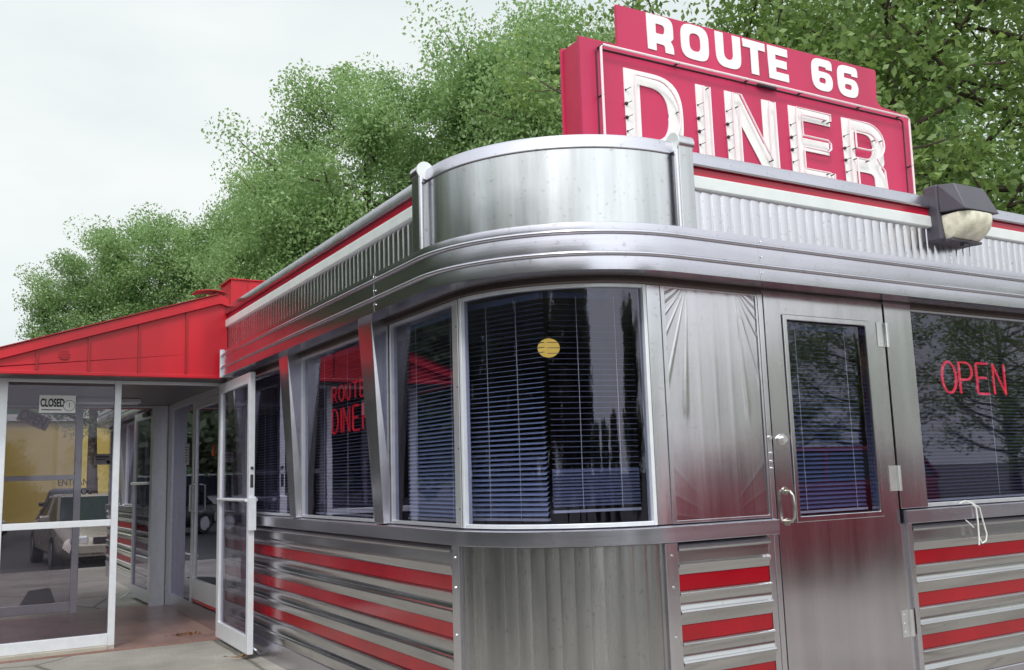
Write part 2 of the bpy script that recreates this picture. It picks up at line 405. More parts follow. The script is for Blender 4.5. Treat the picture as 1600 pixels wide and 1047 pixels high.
def copy_tree(o, parent=None):
    c = o.copy(); COL.objects.link(c); c.parent = parent
    for ch in [q for q in bpy.data.objects if q.parent == o]: copy_tree(ch, c)
    return c

def text_mesh(name, txt, size, m, parent, loc, rot, bold=0.0, depth=0.002, align='LEFT'):
    c = bpy.data.curves.new(name, 'FONT'); c.body = txt; c.size = size; c.extrude = depth; c.offset = bold; c.align_x = align
    tmp = bpy.data.objects.new('tmp', c); COL.objects.link(tmp)
    bpy.context.view_layer.update()
    me = bpy.data.meshes.new_from_object(tmp.evaluated_get(bpy.context.evaluated_depsgraph_get()))
    bpy.data.objects.remove(tmp); me.materials.clear(); me.materials.append(M[m])
    o = bpy.data.objects.new(name, me); COL.objects.link(o)
    o.parent = parent; o.location = loc; o.rotation_euler = rot
    return o

# ---------------------------------------------------------------- building dimensions
RC = 0.724                      # radius of the rounded corner
ZS, ZT, ZB = 1.069, 2.216, 2.436
XR, YF = 7.5, 12.3              # ends of the two facades

def path(y0=None, x1=None, n=28, off=0):
    """left facade from y0 down to the corner, round it, right facade to x1"""
    p = []
    if y0 is not None: p.append((0, y0, -1, 0))
    for i in range(n + 1):
        a = PI / 2 * i / n
        p.append((RC - RC * math.cos(a), RC - RC * math.sin(a), -math.cos(a), -math.sin(a)))
    if x1 is not None: p.append((x1, 0, 0, -1))
    return p
def left(y0, y1): return [(0, y0, -1, 0), (0, y1, -1, 0)]          # y0 > y1
def right(x0, x1): return [(x0, 0, 0, -1), (x1, 0, 0, -1)]
def arc(a0, a1, n=24):
    return [(RC - RC * math.cos(a), RC - RC * math.sin(a), -math.cos(a), -math.sin(a)) for a in [R_(a0 + (a1 - a0) * i / n) for i in range(n + 1)]]

# ================================================================= GROUND
g = MB()
g.add([(-600, -600, -0.17), (600, -600, -0.17), (600, 600, -0.17), (-600, 600, -0.17)], [(0, 1, 2, 3)])
tag(g.build('parking_lot', 'asphalt'), kind='structure')
g = MB(); g.box(-3.4, 9.6, -4.55, 14.2, -0.30, 0.0)
tag(g.build('pavement', 'slab', bevel=0.01), kind='structure')
g = MB()
for i in range(8):
    x = -16 + i * 2.7
    g.box(x, x + 0.1, 17.5, 22.5, -0.168, -0.165)
for i in range(6):
    x = 1 + i * 2.8
    g.box(x, x + 0.1, -11.5, -6.3, -0.168, -0.165)
tag(g.build('parking_lines', 'paint'), kind='structure')

# ================================================================= DINER
D = empty('diner', (0, 0, 0), 'stainless steel roadside diner with rounded corner, red stripes and ribbed metal siding', 'building')
def P(mb, name, m, **k): return mb.build(name, m, k.pop('parent', D), **k)

# lower structural wall (behind the siding), broken at the two doors
lw = [(-0.004, 0.0), (-0.004, 0.985), (-0.12, 0.985), (-0.12, 0.0)]
mb = MB(); mb.sweep(left(YF, 7.62), lw); mb.sweep(path(5.42, 1.395), lw); mb.sweep(right(2.33, XR), lw)
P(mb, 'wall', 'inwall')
# kick plate
kp = [(0.0, 0.0), (0.012, 0.0), (0.012, 0.142), (0.004, 0.15), (0.0, 0.15)]
mb = MB(); mb.sweep(left(YF, 7.9), kp); mb.sweep(left(5.40, 0.745), kp)
P(mb, 'kick_plate', 'steelh')
mb = MB(); mb.sweep(right(2.40, XR), kp); mb.sweep(right(0.745, 1.325), kp)
P(mb, 'kick_plate', 'steelh')

# horizontal siding: metal ribs and red bands, period .2232
def zone(top, bot):
    """steel profile between two red bands, from top down to bot"""
    h = top - bot
    m_ = top - h * 0.60
    return [(0.001, top), (0.020, top - 0.004), (0.026, top - 0.011), (0.022, top - 0.019), (0.0135, top - 0.028), (0.0125, m_ + 0.010),
            (0.017, m_ + 0.006), (0.025, m_), (0.026, m_ - 0.010), (0.020, m_ - 0.018), (0.012, bot + 0.012), (0.010, bot), (0.001, bot)]
bands = [(0.841 - 0.2232 * i, 0.768 - 0.2232 * i) for i in range(3)]
def siding(runs, label=None):
    prof_sets = [zone(bands[i][1], bands[i + 1][0]) for i in range(2)]
    prof_sets.append(zone(bands[2][1], 0.152))
    top = [(0.001, 0.985), (0.012, 0.984), (0.034, 0.958), (0.030, 0.950), (0.0135, 0.945), (0.0125, 0.897), (0.018, 0.893), (0.026, 0.886), (0.025, 0.876), (0.017, 0.868), (0.011, 0.855), (0.010, 0.841), (0.001, 0.841)]
    mb = MB()
    for r in runs:
        mb.sweep(r, top)
        for p in prof_sets: mb.sweep(r, p)
    s = P(mb, 'metal_siding', 'siding', smooth=True, angle=50)
    for zt, zb in bands:
        mb = MB()
        for r in runs: mb.sweep(r, [(0.001, zb + 0.0008), (0.006, zb + 0.0008), (0.006, zt - 0.0008), (0.001, zt - 0.0008)])
        P(mb, 'red_stripe', 'redband', parent=s)
    return s
siding([left(5.40, 0.748)]); siding([left(YF, 7.9)]); siding([right(0.748, 1.325)]); siding([right(2.40, XR)])

# corner skirt: vertically fluted quarter cylinder
n_ = 17 * 10
pth = []
for i in range(n_ + 1):
    a = PI / 2 * i / n_
    ph = (i / 10.0) % 1
    o = 0.0042 * abs(math.sin(PI * ph)) ** 0.7 + 0.004
    pth.append((RC - RC * math.cos(a) - math.cos(a) * o, RC - RC * math.sin(a) - math.sin(a) * o, -math.cos(a), -math.sin(a)))
mb = MB(); mb.sweep(pth, [(0, 0.0), (0, 0.985), (-0.004, 0.985), (-0.004, 0.0)])
P(mb, 'corner_skirt', 'skirt', smooth=True, angle=30)
for run, sx_ in ((left(0.746, 0.672), 0), (right(0.672, 0.746), 1)):
    mb = MB(); mb.sweep(run, [(0.002, 0.0), (0.024, 0.0), (0.024, 0.986), (0.002, 0.986)])
    t = P(mb, 'corner_trim', 'steel', bevel=0.003)
    mb = MB()
    for z in (0.13, 0.35, 0.57, 0.79, 0.93):
        p = (-0.024, 0.709, z) if sx_ == 0 else (0.709, -0.024, z)
        mb.cyl(p, (-1, 0, 0) if sx_ == 0 else (0, -1, 0), 0.0055, 0.004, 12)
    P(mb, 'screw', 'screw', parent=t)

# sill band round the corner
sp_ = [(-0.002, 0.99), (0.047, 0.99), (0.050, 0.993), (0.0500, 1.058), (0.0475, 1.0605), (0.020, 1.064), (-0.03, 1.069), (-0.03, 0.99)]
mb = MB(); mb.sweep(path(5.40, 1.372), sp_); P(mb, 'sill', 'steelh', smooth=True, angle=12)
mb = MB(); mb.sweep(right(2.331, XR), sp_); P(mb, 'sill', 'steelh', smooth=True, angle=12)
mb = MB(); mb.sweep(left(YF, 7.9), sp_); P(mb, 'sill', 'steelh', smooth=True, angle=12)

# fascia with two ribs
fa = [(0.183, 2.216), (0.185, 2.245), (0.1835, 2.279), (0.189, 2.2795), (0.194, 2.2815), (0.1975, 2.2855), (0.1985, 2.290), (0.1975, 2.2945), (0.194, 2.2985), (0.189, 2.3005), (0.184, 2.301), (0.1855, 2.337), (0.1835, 2.379),
      (0.189, 2.3795), (0.194, 2.3815), (0.1975, 2.3855), (0.1985, 2.390), (0.1975, 2.3945), (0.194, 2.3985), (0.189, 2.4005), (0.184, 2.401), (0.1845, 2.416), (0.183, 2.434), (0.174, 2.438), (0.06, 2.441), (0.06, 2.216)]
mb = MB(); mb.sweep(path(4.64, XR, 40), fa); fas = P(mb, 'fascia', 'steelh', smooth=True, angle=48)
mb = MB(); mb.sweep(left(YF, 8.35), fa); P(mb, 'fascia', 'steelh', smooth=True, angle=28)
mb = MB()
for z in (2.255, 2.333, 2.41):
    mb.cyl((1.235, -0.19, z), (0, -1, 0), 0.004, 0.003, 8); mb.cyl((-0.19, 1.29, z), (-1, 0, 0), 0.004, 0.003, 8)
P(mb, 'screw', 'screw', parent=fas)
mb = MB(); mb.sweep(right(1.222, 1.2245), [(o + 0.0012, z) for o, z in fa[:23]] + [(0.17, 2.43), (0.17, 2.22)])
mb.sweep(left(1.3025, 1.30), [(o + 0.0012, z) for o, z in fa[:23]] + [(0.17, 2.43), (0.17, 2.22)])
P(mb, 'seam', 'steel', parent=fas)
mb = MB(); mb.sweep(left(4.655, 4.641), [(0.0, 2.205), (0.205, 2.205), (0.205, 2.44), (0.0, 2.44)]); P(mb, 'fascia_end_cap', 'alu')
# soffit
sf = [(-0.06, 2.2185), (0.176, 2.2185), (0.176, 2.228), (-0.06, 2.228)]
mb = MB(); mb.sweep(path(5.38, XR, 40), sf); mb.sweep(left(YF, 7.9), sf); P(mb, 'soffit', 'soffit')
# head band over the windows
hb = [(-0.04, 2.188), (0.016, 2.188), (0.020, 2.196), (0.020, 2.2185), (-0.04, 2.2185)]
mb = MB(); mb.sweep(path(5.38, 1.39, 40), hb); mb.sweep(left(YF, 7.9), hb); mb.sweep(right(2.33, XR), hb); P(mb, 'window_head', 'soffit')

# parapet
PO = 0.110
mb = MB()
pw = [(PO - 0.02, 2.43), (PO - 0.02, 2.80), (-0.02, 2.80), (-0.02, 2.43)]
mb.sweep(path(YF, XR), pw); P(mb, 'parapet_wall', 'steel')
def flutes(run_fn, a0, a1):
    """vertical fluting between the fascia and the pale band"""
    per = 0.0655; n = int((a1 - a0) / per); prof = [(0, 0.009), (0.05, 0.0095), (0.12, 0.014), (0.17, 0.015), (0.50, 0.0152), (0.86, 0.015), (0.92, 0.014), (0.97, 0.0095), (1.0, 0.009)]
    pts = []
    for i in range(n):
        for u, o in prof[:-1]: pts.append((a0 + (i + u) * per, o))
    pts.append((a0 + n * per, 0))
    vs = []; fs = []
    for s_, o in pts:
        vs += [run_fn(s_, PO - 0.012 + o, 2.437), run_fn(s_, PO - 0.012 + o, 2.662)]
    for i in range(len(pts) - 1): fs.append((2 * i, 2 * i + 2, 2 * i + 3, 2 * i + 1))
    k = len(vs)
    return vs, fs
for fn, a0, a1, y in ((lambda s_, o, z: (s_, -o, z), 0.868, XR, 0), (lambda s_, o, z: (-o, s_, z), 0.868, YF, 1)):
    vs, fs = flutes(fn, a0, a1); mb = MB(); mb.add(vs, fs)
    P(mb, 'fluted_panel', 'steel', smooth=True, angle=22)
runs = ((left(YF, 0.868), right(0.868, XR)))
for r in runs:
    mb = MB(); mb.sweep(r, [(PO - 0.01, 2.650), (PO + 0.020, 2.650), (PO + 0.026, 2.656), (PO + 0.026, 2.712), (PO + 0.018, 2.720), (PO - 0.01, 2.720)]); P(mb, 'pale_band', 'band', bevel=0.002)
    mb = MB(); mb.sweep(r, [(PO - 0.01, 2.7205), (PO + 0.010, 2.7205), (PO + 0.010, 2.7615), (PO - 0.01, 2.7615)]); P(mb, 'red_band', 'redtop')
    mb = MB(); mb.sweep(r, [(PO - 0.01, 2.762), (PO + 0.028, 2.764), (PO + 0.034, 2.772), (PO + 0.032, 2.800), (PO + 0.022, 2.832), (PO + 0.002, 2.843), (-0.06, 2.843), (-0.06, 2.80), (-0.02, 2.80)])
    P(mb, 'coping', 'steelh', smooth=True, angle=40)
mb = MB(); mb.sweep([(0, 0.777, -1, 0)] + arc(0, 90, 40) + [(0.777, 0, 0, -1)], [(PO, 2.438), (PO, 2.808), (PO - 0.05, 2.808), (PO - 0.05, 2.438)])
P(mb, 'corner_parapet', 'parapet', smooth=True, angle=30)
mb = MB(); mb.sweep([(0, 0.777, -1, 0)] + arc(0, 90, 40) + [(0.777, 0, 0, -1)], [(PO - 0.05, 2.809), (PO + 0.006, 2.809), (PO + 0.009, 2.813), (PO + 0.007, 2.862), (PO, 2.874), (PO - 0.05, 2.874)])
P(mb, 'corner_rim', 'steelh', smooth=True, angle=30)
for k in (0, 1):
    def q(s_, o, z): return (s_, -o, z) if k else (-o, s_, z)
    mb = MB()
    c = [q(0.778, 0.03, 2.438), q(0.866, 0.03, 2.438), q(0.866, 0.150, 2.438), q(0.778, 0.150, 2.438)]
    mb.add(c + [(x, y, 2.862) for x, y, z in c], [(0, 1, 2, 3), (4, 5, 6, 7), (0, 1, 5, 4), (1, 2, 6, 5), (2, 3, 7, 6), (3, 0, 4, 7)])
    t = P(mb, 'parapet_post', 'parapet', bevel=0.004)
    mb = MB(); mb.tube([q(0.775, 0.118, 2.868), q(0.872, 0.118, 2.868)], 0.040, 22)
    P(mb, 'rolled_cap', 'steel', parent=t, smooth=True, angle=40)
    mb = MB(); mb.tube([q(0.766, 0.118, 2.868), q(0.774, 0.118, 2.868)], 0.047, 26)
    P(mb, 'cap_disc', 'band', parent=t, smooth=True, angle=40)
    mb = MB(); mb.tube([q(0.768, 0.142, 2.44), q(0.768, 0.142, 2.83)], 0.011, 10)
    P(mb, 'edge_bead', 'steel', parent=t, smooth=True)
# roof deck
mb = MB(); mb.prism([(XR, 0.03), (XR, YF), (0.03, YF)] + [(x + 0.03 * (1 if x < .7 else 0), y + 0.03) for x, y, _, _ in arc(0, 90, 16)], lambda u, v, t: (u, v, t), 2.44, 2.60)
P(mb, 'roof', 'concrete')
# interior shell
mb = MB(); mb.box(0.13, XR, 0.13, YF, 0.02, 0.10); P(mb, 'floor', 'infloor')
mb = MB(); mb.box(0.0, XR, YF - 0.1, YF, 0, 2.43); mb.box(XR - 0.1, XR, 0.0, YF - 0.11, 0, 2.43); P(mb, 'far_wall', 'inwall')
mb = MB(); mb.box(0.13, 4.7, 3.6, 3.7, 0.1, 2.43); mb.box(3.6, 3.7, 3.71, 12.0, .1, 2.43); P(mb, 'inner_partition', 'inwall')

# ---- left facade windows
def win_left(y0, y1, name='window'):
    """window in the x = 0 plane between y0 and y1"""
    a, b = min(y0, y1), max(y0, y1)
    mb = MB(); mb.plate(YZ, (a, b, ZS + 0.001, 2.187), (a + 0.017, b - 0.017, ZS + 0.018, 2.170), -0.012, 0.03)
    f = P(mb, 'window', 'alu', bevel=0.002)
    mb = MB(); mb.box(0.008, 0.014, a + 0.02, b - 0.02, ZS + 0.02, 2.167)
    P(mb, 'glass', 'win', parent=f)
    mb = MB()
    for z in (1.16, 1.45, 1.75, 2.05):
        mb.cyl((-0.012, a + 0.011, z), (-1, 0, 0), 0.004, 0.003, 8)
    P(mb, 'screw', 'dark', parent=f)
    return f
win_left(0.655, 1.50)
win_left(1.74, 3.06)
win_left(3.28, 4.55)
win_left(4.77, 5.36)
for y0, y1 in ((7.95, 9.2), (9.42, 10.7), (10.9, 12.2)): win_left(y0, y1)

def pilaster(ya, wt, wb, pt, pb):
    """tapered steel fin: near edge at y = ya, wide and deep at the top"""
    zt, zb = 2.2175, 1.0695
    v = [(0.02, ya, zb), (-pb, ya + 0.012, zb), (-pb, ya + wb, zb), (0.02, ya + wb + 0.03, zb),
         (0.02, ya, zt), (-pt, ya, zt), (-pt, ya + wt, zt), (0.02, ya + wt + 0.03, zt)]
    mb = MB(); mb.add(v, [(0, 1, 2, 3), (4, 5, 6, 7), (0, 1, 5, 4), (1, 2, 6, 5), (2, 3, 7, 6), (3, 0, 4, 7)])
    return P(mb, 'pilaster', 'steel', bevel=0.003)
for ya in (1.512, 3.062, 4.56): pilaster(ya, 0.205, 0.14, 0.118, 0.049)
for ya in (9.20, 10.7): pilaster(ya, 0.205, 0.14, 0.118, 0.049)
mb = MB(); mb.box(-0.01, 0.05, YF - 0.12, YF, 1.07, 2.21); P(mb, 'corner_post', 'steel')

# ---- curved corner window
A0, A1 = 8.0, 82.0
mb = MB()
for a in (A0 - 1.6, A1 + 0.6): mb.sweep(arc(a, a + 1.45, 3), [(-0.03, ZS + 0.001), (0.016, ZS + 0.001), (0.016, 2.187), (-0.03, 2.187)])
mb.sweep(arc(A0 + 0.3, A1 + 0.6, 30), [(-0.03, ZS + 0.001), (0.014, ZS + 0.001), (0.014, ZS + 0.020), (-0.03, ZS + 0.020)])
mb.sweep(arc(A0 + 0.3, A1 + 0.6, 30), [(-0.03, 2.170), (0.014, 2.170), (0.014, 2.187), (-0.03, 2.187)])
cw = P(mb, 'window', 'aluw', bevel=0.002, label='large curved window wrapping the rounded corner')
mb = MB(); mb.sweep(arc(A0 + 0.1, A1 + 0.8, 48), [(-0.012, ZS + 0.018), (-0.006, ZS + 0.018), (-0.006, 2.172), (-0.012, 2.172)])
P(mb, 'glass', 'win', parent=cw, smooth=True, angle=30)
mb = MB(); mb.sweep([(0, 0.655, -1, 0)] + arc(0, 6.2, 3), [(-0.03, ZS + 0.001), (0.006, ZS + 0.001), (0.006, 2.187), (-0.03, 2.187)])
P(mb, 'mullion', 'alu')
mb = MB(); mb.sweep(arc(84.7, 90, 4) + [(0.735, 0, 0, -1)], [(-0.03, ZS + 0.001), (0.006, ZS + 0.001), (0.006, 2.187), (-0.03, 2.187)])
P(mb, 'mullion', 'steel')

# ---- starburst quilted panel
def burst():
    x0, x1, z0, z1 = 0.735, 1.365, 1.075, 2.186
    nx, nz_ = 220, 330
    xs = np.linspace(x0, x1, nx); zs = np.linspace(z0, z1, nz_)
    Xg, Zg = np.meshgrid(xs, zs)
    u = (Xg - x0) / (x1 - x0); v = (Zg - z0) / (z1 - z0)
    W, Hh = x1 - x0, z1 - z0
    xl, xr = x0 + 0.27 * W, x0 + 0.76 * W
    zt = z1 + 0.02
    def tri(t):
        t = t - np.floor(t); return np.abs(t - 0.5) * 2
    angL = np.degrees(np.arctan2(zt - Zg, np.maximum(xl - Xg, 1e-6) * np.where(Xg < xl, 1, -1)))
    angR = np.degrees(np.arctan2(zt - Zg, np.maximum(Xg - xr, 1e-6)))
    rL = np.hypot(Xg - xl, Zg - zt); rR = np.hypot(Xg - xr, Zg - zt)
    def ridge(t, wd): t = (t - np.floor(t)) - 0.5; return np.exp(-(t / wd) ** 2) + 0.06 * (0.5 - np.abs(t))
    hl = ridge((angL - 40) / 13.0, 0.10); hr = ridge((angR - 40) / 13.0, 0.10)
    hm = 0.14 * ridge((Xg - xl) / ((xr - xl) / 3.0), 0.13)
    fade = 1 / (1 + np.exp(-(Zg - (z0 + 0.33 * Hh + 0.20 * Hh * np.abs(u - 0.5) * 2)) / 0.02))
    h = np.where(Xg < xl, hl * np.clip(rL * 6, 0, 1) * fade, np.where(Xg > xr, hr * np.clip(rR * 6, 0, 1) * fade, hm * np.clip((Zg - z0) / Hh * 1.6, 0.15, 1)))
    xc, zc = x0 + 0.5 * W, z0 - 0.01
    ang = np.degrees(np.arctan2(Zg - zc, np.abs(Xg - xc)))
    low = 1 / (1 + np.exp((ang - 50) / 1.5))
    hf = 0.08 * ridge(ang / 17.0, 0.12) * np.clip(np.hypot(Xg - xc, Zg - zc) * 4, 0, 1)
    h = h * (1 - low) + hf * low
    edge = np.clip(np.minimum(np.minimum(u, 1 - u) * W, np.minimum(v, 1 - v) * Hh) / 0.02, 0, 1)
    Y = -0.004 - 0.0022 * h * edge
    vs = np.stack([Xg, Y, Zg], -1).reshape(-1, 3)
    idx = np.arange(nx * nz_).reshape(nz_, nx)
    q = np.stack([idx[:-1, :-1], idx[:-1, 1:], idx[1:, 1:], idx[1:, :-1]], -1).reshape(-1, 4)
    me = bpy.data.meshes.new('starburst_panel'); me.from_pydata(vs.tolist(), [], q.tolist()); me.shade_smooth()
    me.materials.append(M['doorsteel'])
    o = bpy.data.objects.new('starburst_panel', me); COL.objects.link(o); o.parent = D
burst()
mb = MB(); mb.plate(XZ(), (0.7352, 1.365, ZS + 0.0005, 2.1875), (0.760, 1.352, 1.083, 2.180), -0.011, -0.0035); P(mb, 'panel_trim', 'steel', bevel=0.002)
mb = MB(); mb.box(0.7352, 1.375, 0.0, 0.1, ZS, 2.2175); P(mb, 'panel_backing', 'inwall')

# ---- side door
mb = MB()
mb.box(1.366, 1.3985, -0.014, 0.12, 0.0, 2.2175); mb.box(1.3990, 2.3225, -0.003, 0.12, 2.2030, 2.2175)
mb.box(1.3275, 1.3655, -0.010, 0.0, 0.0, 0.9895)
P(mb, 'door_frame', 'steel', bevel=0.002)
mb = MB(); mb.plate(XZ(), (1.402, 2.3135, 0.04, 2.2000), (1.548, 2.155, 1.063, 2.070), -0.018, 0.03)
dr = P(mb, 'door', 'doorsteel', bevel=0.003, label='plain steel side door with one tall blinds-backed window')
mb = MB(); mb.plate(XZ(), (1.522, 2.182, 1.036, 2.096), (1.552, 2.151, 1.067, 2.066), -0.027, -0.0185)
P(mb, 'window_trim', 'doorsteel', parent=dr, bevel=0.006)
mb = MB(); mb.box(1.55, 2.153, 0.0, 0.006, 1.065, 2.068); P(mb, 'glass', 'win', parent=dr)
mb = MB(); mb.cyl((1.460, -0.018, 1.452), (0, -1, 0), 0.028, 0.008, 24); mb.cyl((1.460, -0.026, 1.452), (0, -1, 0), 0.018, 0.018, 24)
P(mb, 'lock_cylinder', 'screw', parent=dr, smooth=True, angle=40)
mb = MB()
mb.tube([(1.460, -0.019, 1.195), (1.461, -0.05, 1.193), (1.466, -0.062, 1.172), (1.468, -0.066, 1.12), (1.467, -0.062, 1.068), (1.463, -0.05, 1.047), (1.462, -0.019, 1.045)], 0.0075, 12)
mb.cyl((1.460, -0.0185, 1.197), (0, -1, 0), 0.019, 0.006, 16); mb.cyl((1.462, -0.0185, 1.043), (0, -1, 0), 0.019, 0.006, 16)
P(mb, 'handle', 'brass', parent=dr, smooth=True, angle=50)
for zc in (2.025, 1.235, 0.47):
    mb = MB(); mb.box(2.252, 2.3125, -0.0215, -0.0182, zc - 0.068, zc + 0.068)
    mb.tube([(2.319, -0.028, zc - 0.068), (2.319, -0.028, zc + 0.068)], 0.010, 12)
    for z in (-.045, 0, .045): mb.cyl((2.275, -0.0215, zc + z), (0, -1, 0), 0.006, 0.0015, 10)
    mb.box(2.3245, 2.346, -0.0245, -0.0205, zc - 0.068, zc + 0.068)
    P(mb, 'hinge', 'screw', parent=dr)
mb = MB()
for z in (1.462, 1.385, 1.345, 1.31): mb.cyl((1.383, -0.0142, z), (0, -1, 0), 0.010 if z > 1.4 else 0.006, 0.007, 14)
P(mb, 'latch_guard', 'screw', smooth=True, angle=40)

# ---- right pilaster and window
mb = MB(); mb.box(2.3235, 2.553, -0.0235, 0.12, ZS + 0.0005, 2.2175); P(mb, 'pilaster', 'doorsteel', bevel=0.003)
mb = MB(); mb.box(2.3235, 2.362, -0.010, 0.0, 0.0, 0.9895); mb.box(2.3625, 2.397, -0.026, 0.0, 0.0, 0.9895); P(mb, 'corner_trim', 'steel', bevel=0.002)
def win_right(a, b):
    mb = MB(); mb.plate(XZ(), (a, b, ZS + 0.001, 2.187), (a + 0.012, b - 0.02, ZS + 0.022, 2.176), -0.012, 0.03)
    f = P(mb, 'window', 'alu', bevel=0.002)
    mb = MB(); mb.box(a + 0.01, b - 0.018, 0.006, 0.012, ZS + 0.02, 2.178); P(mb, 'glass', 'win', parent=f)
win_right(2.555, 4.6)
mb = MB(); mb.box(4.602, 4.83, -0.0235, 0.12, ZS + 0.0005, 2.2175); P(mb, 'pilaster', 'doorsteel', bevel=0.003)
win_right(4.832, 7.38)
mb = MB(); mb.box(7.382, XR - 0.004, -0.0235, 0.12, ZS + 0.0005, 2.2175); P(mb, 'pilaster', 'doorsteel')

# ---- inner entrance (diner wall inside the vestibule): leaf, sidelight
mb = MB(); mb.box(-0.012, 0.10, 5.362, 7.948, 0.0, 0.17); P(mb, 'entrance_sill', 'steelh', bevel=0.003)
mb = MB()
for a, b in ((5.362, 5.43), (6.50, 6.56), (7.58, 7.948)): mb.box(-0.010, 0.06, a, b, 0.1705, 2.2175)
mb.box(-0.0095, 0.06, 5.431, 6.499, 2.15, 2.2175); mb.box(-0.0095, 0.06, 6.561, 7.579, 2.15, 2.2175)
P(mb, 'entrance_frame', 'alu', bevel=0.002)
mb = MB(); mb.plate(YZ, (5.435, 6.495, 0.182, 2.146), (5.51, 6.42, 0.40, 2.07), -0.004, 0.036)
d2 = P(mb, 'door', 'alu', bevel=0.003, label='glazed aluminium inner door of the entrance')
mb = MB(); mb.box(0.012, 0.018, 5.508, 6.422, 0.398, 2.072); P(mb, 'glass', 'win', parent=d2)
mb = MB(); mb.box(-0.0065, -0.0045, 5.44, 6.49, 0.184, 0.212); P(mb, 'red_threshold_strip', 'redband', parent=d2)
mb = MB(); mb.tube([(-0.005, 6.38, 1.32), (-0.06, 6.38, 1.31), (-0.06, 6.38, 1.06), (-0.005, 6.38, 1.05)], 0.011, 10); P(mb, 'handle', 'alu', parent=d2)
mb = MB(); mb.box(0.012, 0.018, 6.561, 7.579, 0.171, 2.149); P(mb, 'sidelight_glass', 'win')

# ================================================================= BLINDS
def slats(mb, a, b, z0, z1, pitch, wdt, tilt, taper=None):
    """slats of a venetian blind hung between plan points a and b"""
    a = Vector(a); b = Vector(b); d = (b - a).normalized(); nrm = Vector((d.y, -d.x))
    n = int((z1 - z0) / pitch)
    for i in range(n):
        z = z0 + (i + 0.5) * pitch
        tl = tilt(i / n) if callable(tilt) else tilt
        cs, sn = math.cos(tl) * wdt / 2, math.sin(tl) * wdt / 2
        jz = random.uniform(-0.0007, 0.0007); ja = random.uniform(-0.0012, 0.0012)
        pts = []
        for e, zz in ((a, jz + ja), (b, jz - ja)):
            p0 = e + nrm * cs; p1 = e - nrm * cs
            pts += [(p0.x, p0.y, z - sn + zz), (e.x, e.y, z + 0.0022 + zz), (p1.x, p1.y, z + sn + zz)]
        t = 0.0007
        vs = pts + [(x, y, zz - t) for x, y, zz in pts]
        mb.add(vs, [(0, 1, 4, 3), (1, 2, 5, 4), (6, 9, 10, 7), (7, 10, 11, 8), (0, 3, 9, 6), (2, 8, 11, 5), (0, 6, 7, 1), (1, 7, 8, 2), (3, 4, 10, 9), (4, 5, 11, 10)])

def blind(a, b, zb, zt, label, tilt, m='slat', wdt=0.025, cords=(0.25, 0.75), stack=0.0, pitch=0.0215, group='venetian blinds in the diner windows'):
    B = empty('venetian_blind', (0, 0, 0), label, 'blind', group)
    av, bv = Vector(a), Vector(b)
    d = (bv - av).normalized(); nr = Vector((d.y, -d.x))
    mb = MB(); slats(mb, a, b, zb + 0.02 + stack, zt - 0.03, pitch, wdt, tilt)
    if stack: slats(mb, a, b, zb + 0.03, zb + 0.015 + stack, 0.0155, wdt, 0.75)
    mb.build('slats', m, B)
    def bar(z0, z1, w_):
        c = [av + nr * w_, bv + nr * w_, bv - nr * w_, av - nr * w_]
        q = MB(); q.add([(p.x, p.y, z0) for p in c] + [(p.x, p.y, z1) for p in c], [(0, 1, 2, 3), (4, 5, 6, 7), (0, 1, 5, 4), (1, 2, 6, 5), (2, 3, 7, 6), (3, 0, 4, 7)]); return q
    bar(zt - 0.028, zt, 0.014).build('headrail', m, B); bar(zb, zb + 0.012, 0.012).build('bottom_rail', 'aluw', B)
    for c in cords:
        p = av.lerp(bv, c) + nr * 0.016
        q = MB(); q.tube([(p.x, p.y, zb + 0.01), (p.x + .0015, p.y, (zb + zt) / 2), (p.x, p.y, zt - 0.02)], 0.0017, 6); q.build('cord', 'cord', B)
    return B
blind((0.085, 0.72), (0.245, 0.275), 1.10, 2.17, 'tilted blue grey blind filling the left half of the curved window', lambda t: 0.75 - 0.9 * t if t < .85 else 0.0, cords=(0.28, 0.68), pitch=0.0235, wdt=0.026)
blind((0.262, 0.262), (0.675, 0.145), 1.135, 2.17, 'half raised blind with hanging cords in the right half of the curved window', lambda t: 0.12, 'slatd', cords=(0.33, 0.78), stack=0.19, pitch=0.026)
blind((0.09, 1.47), (0.09, 0.76), 1.09, 2.17, 'blind in the flat window just left of the curved one', lambda t: 0.9 - 0.8 * t, cords=(0.2, 0.8))
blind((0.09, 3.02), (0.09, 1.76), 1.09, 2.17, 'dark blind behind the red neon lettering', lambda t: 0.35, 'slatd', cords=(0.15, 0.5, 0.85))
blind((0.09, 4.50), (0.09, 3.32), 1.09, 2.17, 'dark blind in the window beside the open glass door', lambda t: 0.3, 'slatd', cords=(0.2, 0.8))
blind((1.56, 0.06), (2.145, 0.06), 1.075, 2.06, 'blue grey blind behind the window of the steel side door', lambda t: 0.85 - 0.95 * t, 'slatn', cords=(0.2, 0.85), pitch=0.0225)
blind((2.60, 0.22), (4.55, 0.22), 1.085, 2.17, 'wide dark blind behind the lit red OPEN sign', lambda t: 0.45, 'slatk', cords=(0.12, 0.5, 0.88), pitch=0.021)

# pendant globe inside
G = empty('pendant_lamp', (0.875, 1.2, 2.05), 'round amber globe lamp glowing behind the blinds of the curved window', 'lamp')
q = MB(); q.sphere((0, 0, 0), 0.066, 24, 14, 0.85); q.build('globe', 'globe', G, smooth=True)
q = MB(); q.tube([(0, 0, 0.07), (0, 0, 0.16)], 0.006, 8); q.cyl((0, 0, 0.062), (0, 0, 1), 0.02, 0.02, 14); q.build('stem', 'dark', G)

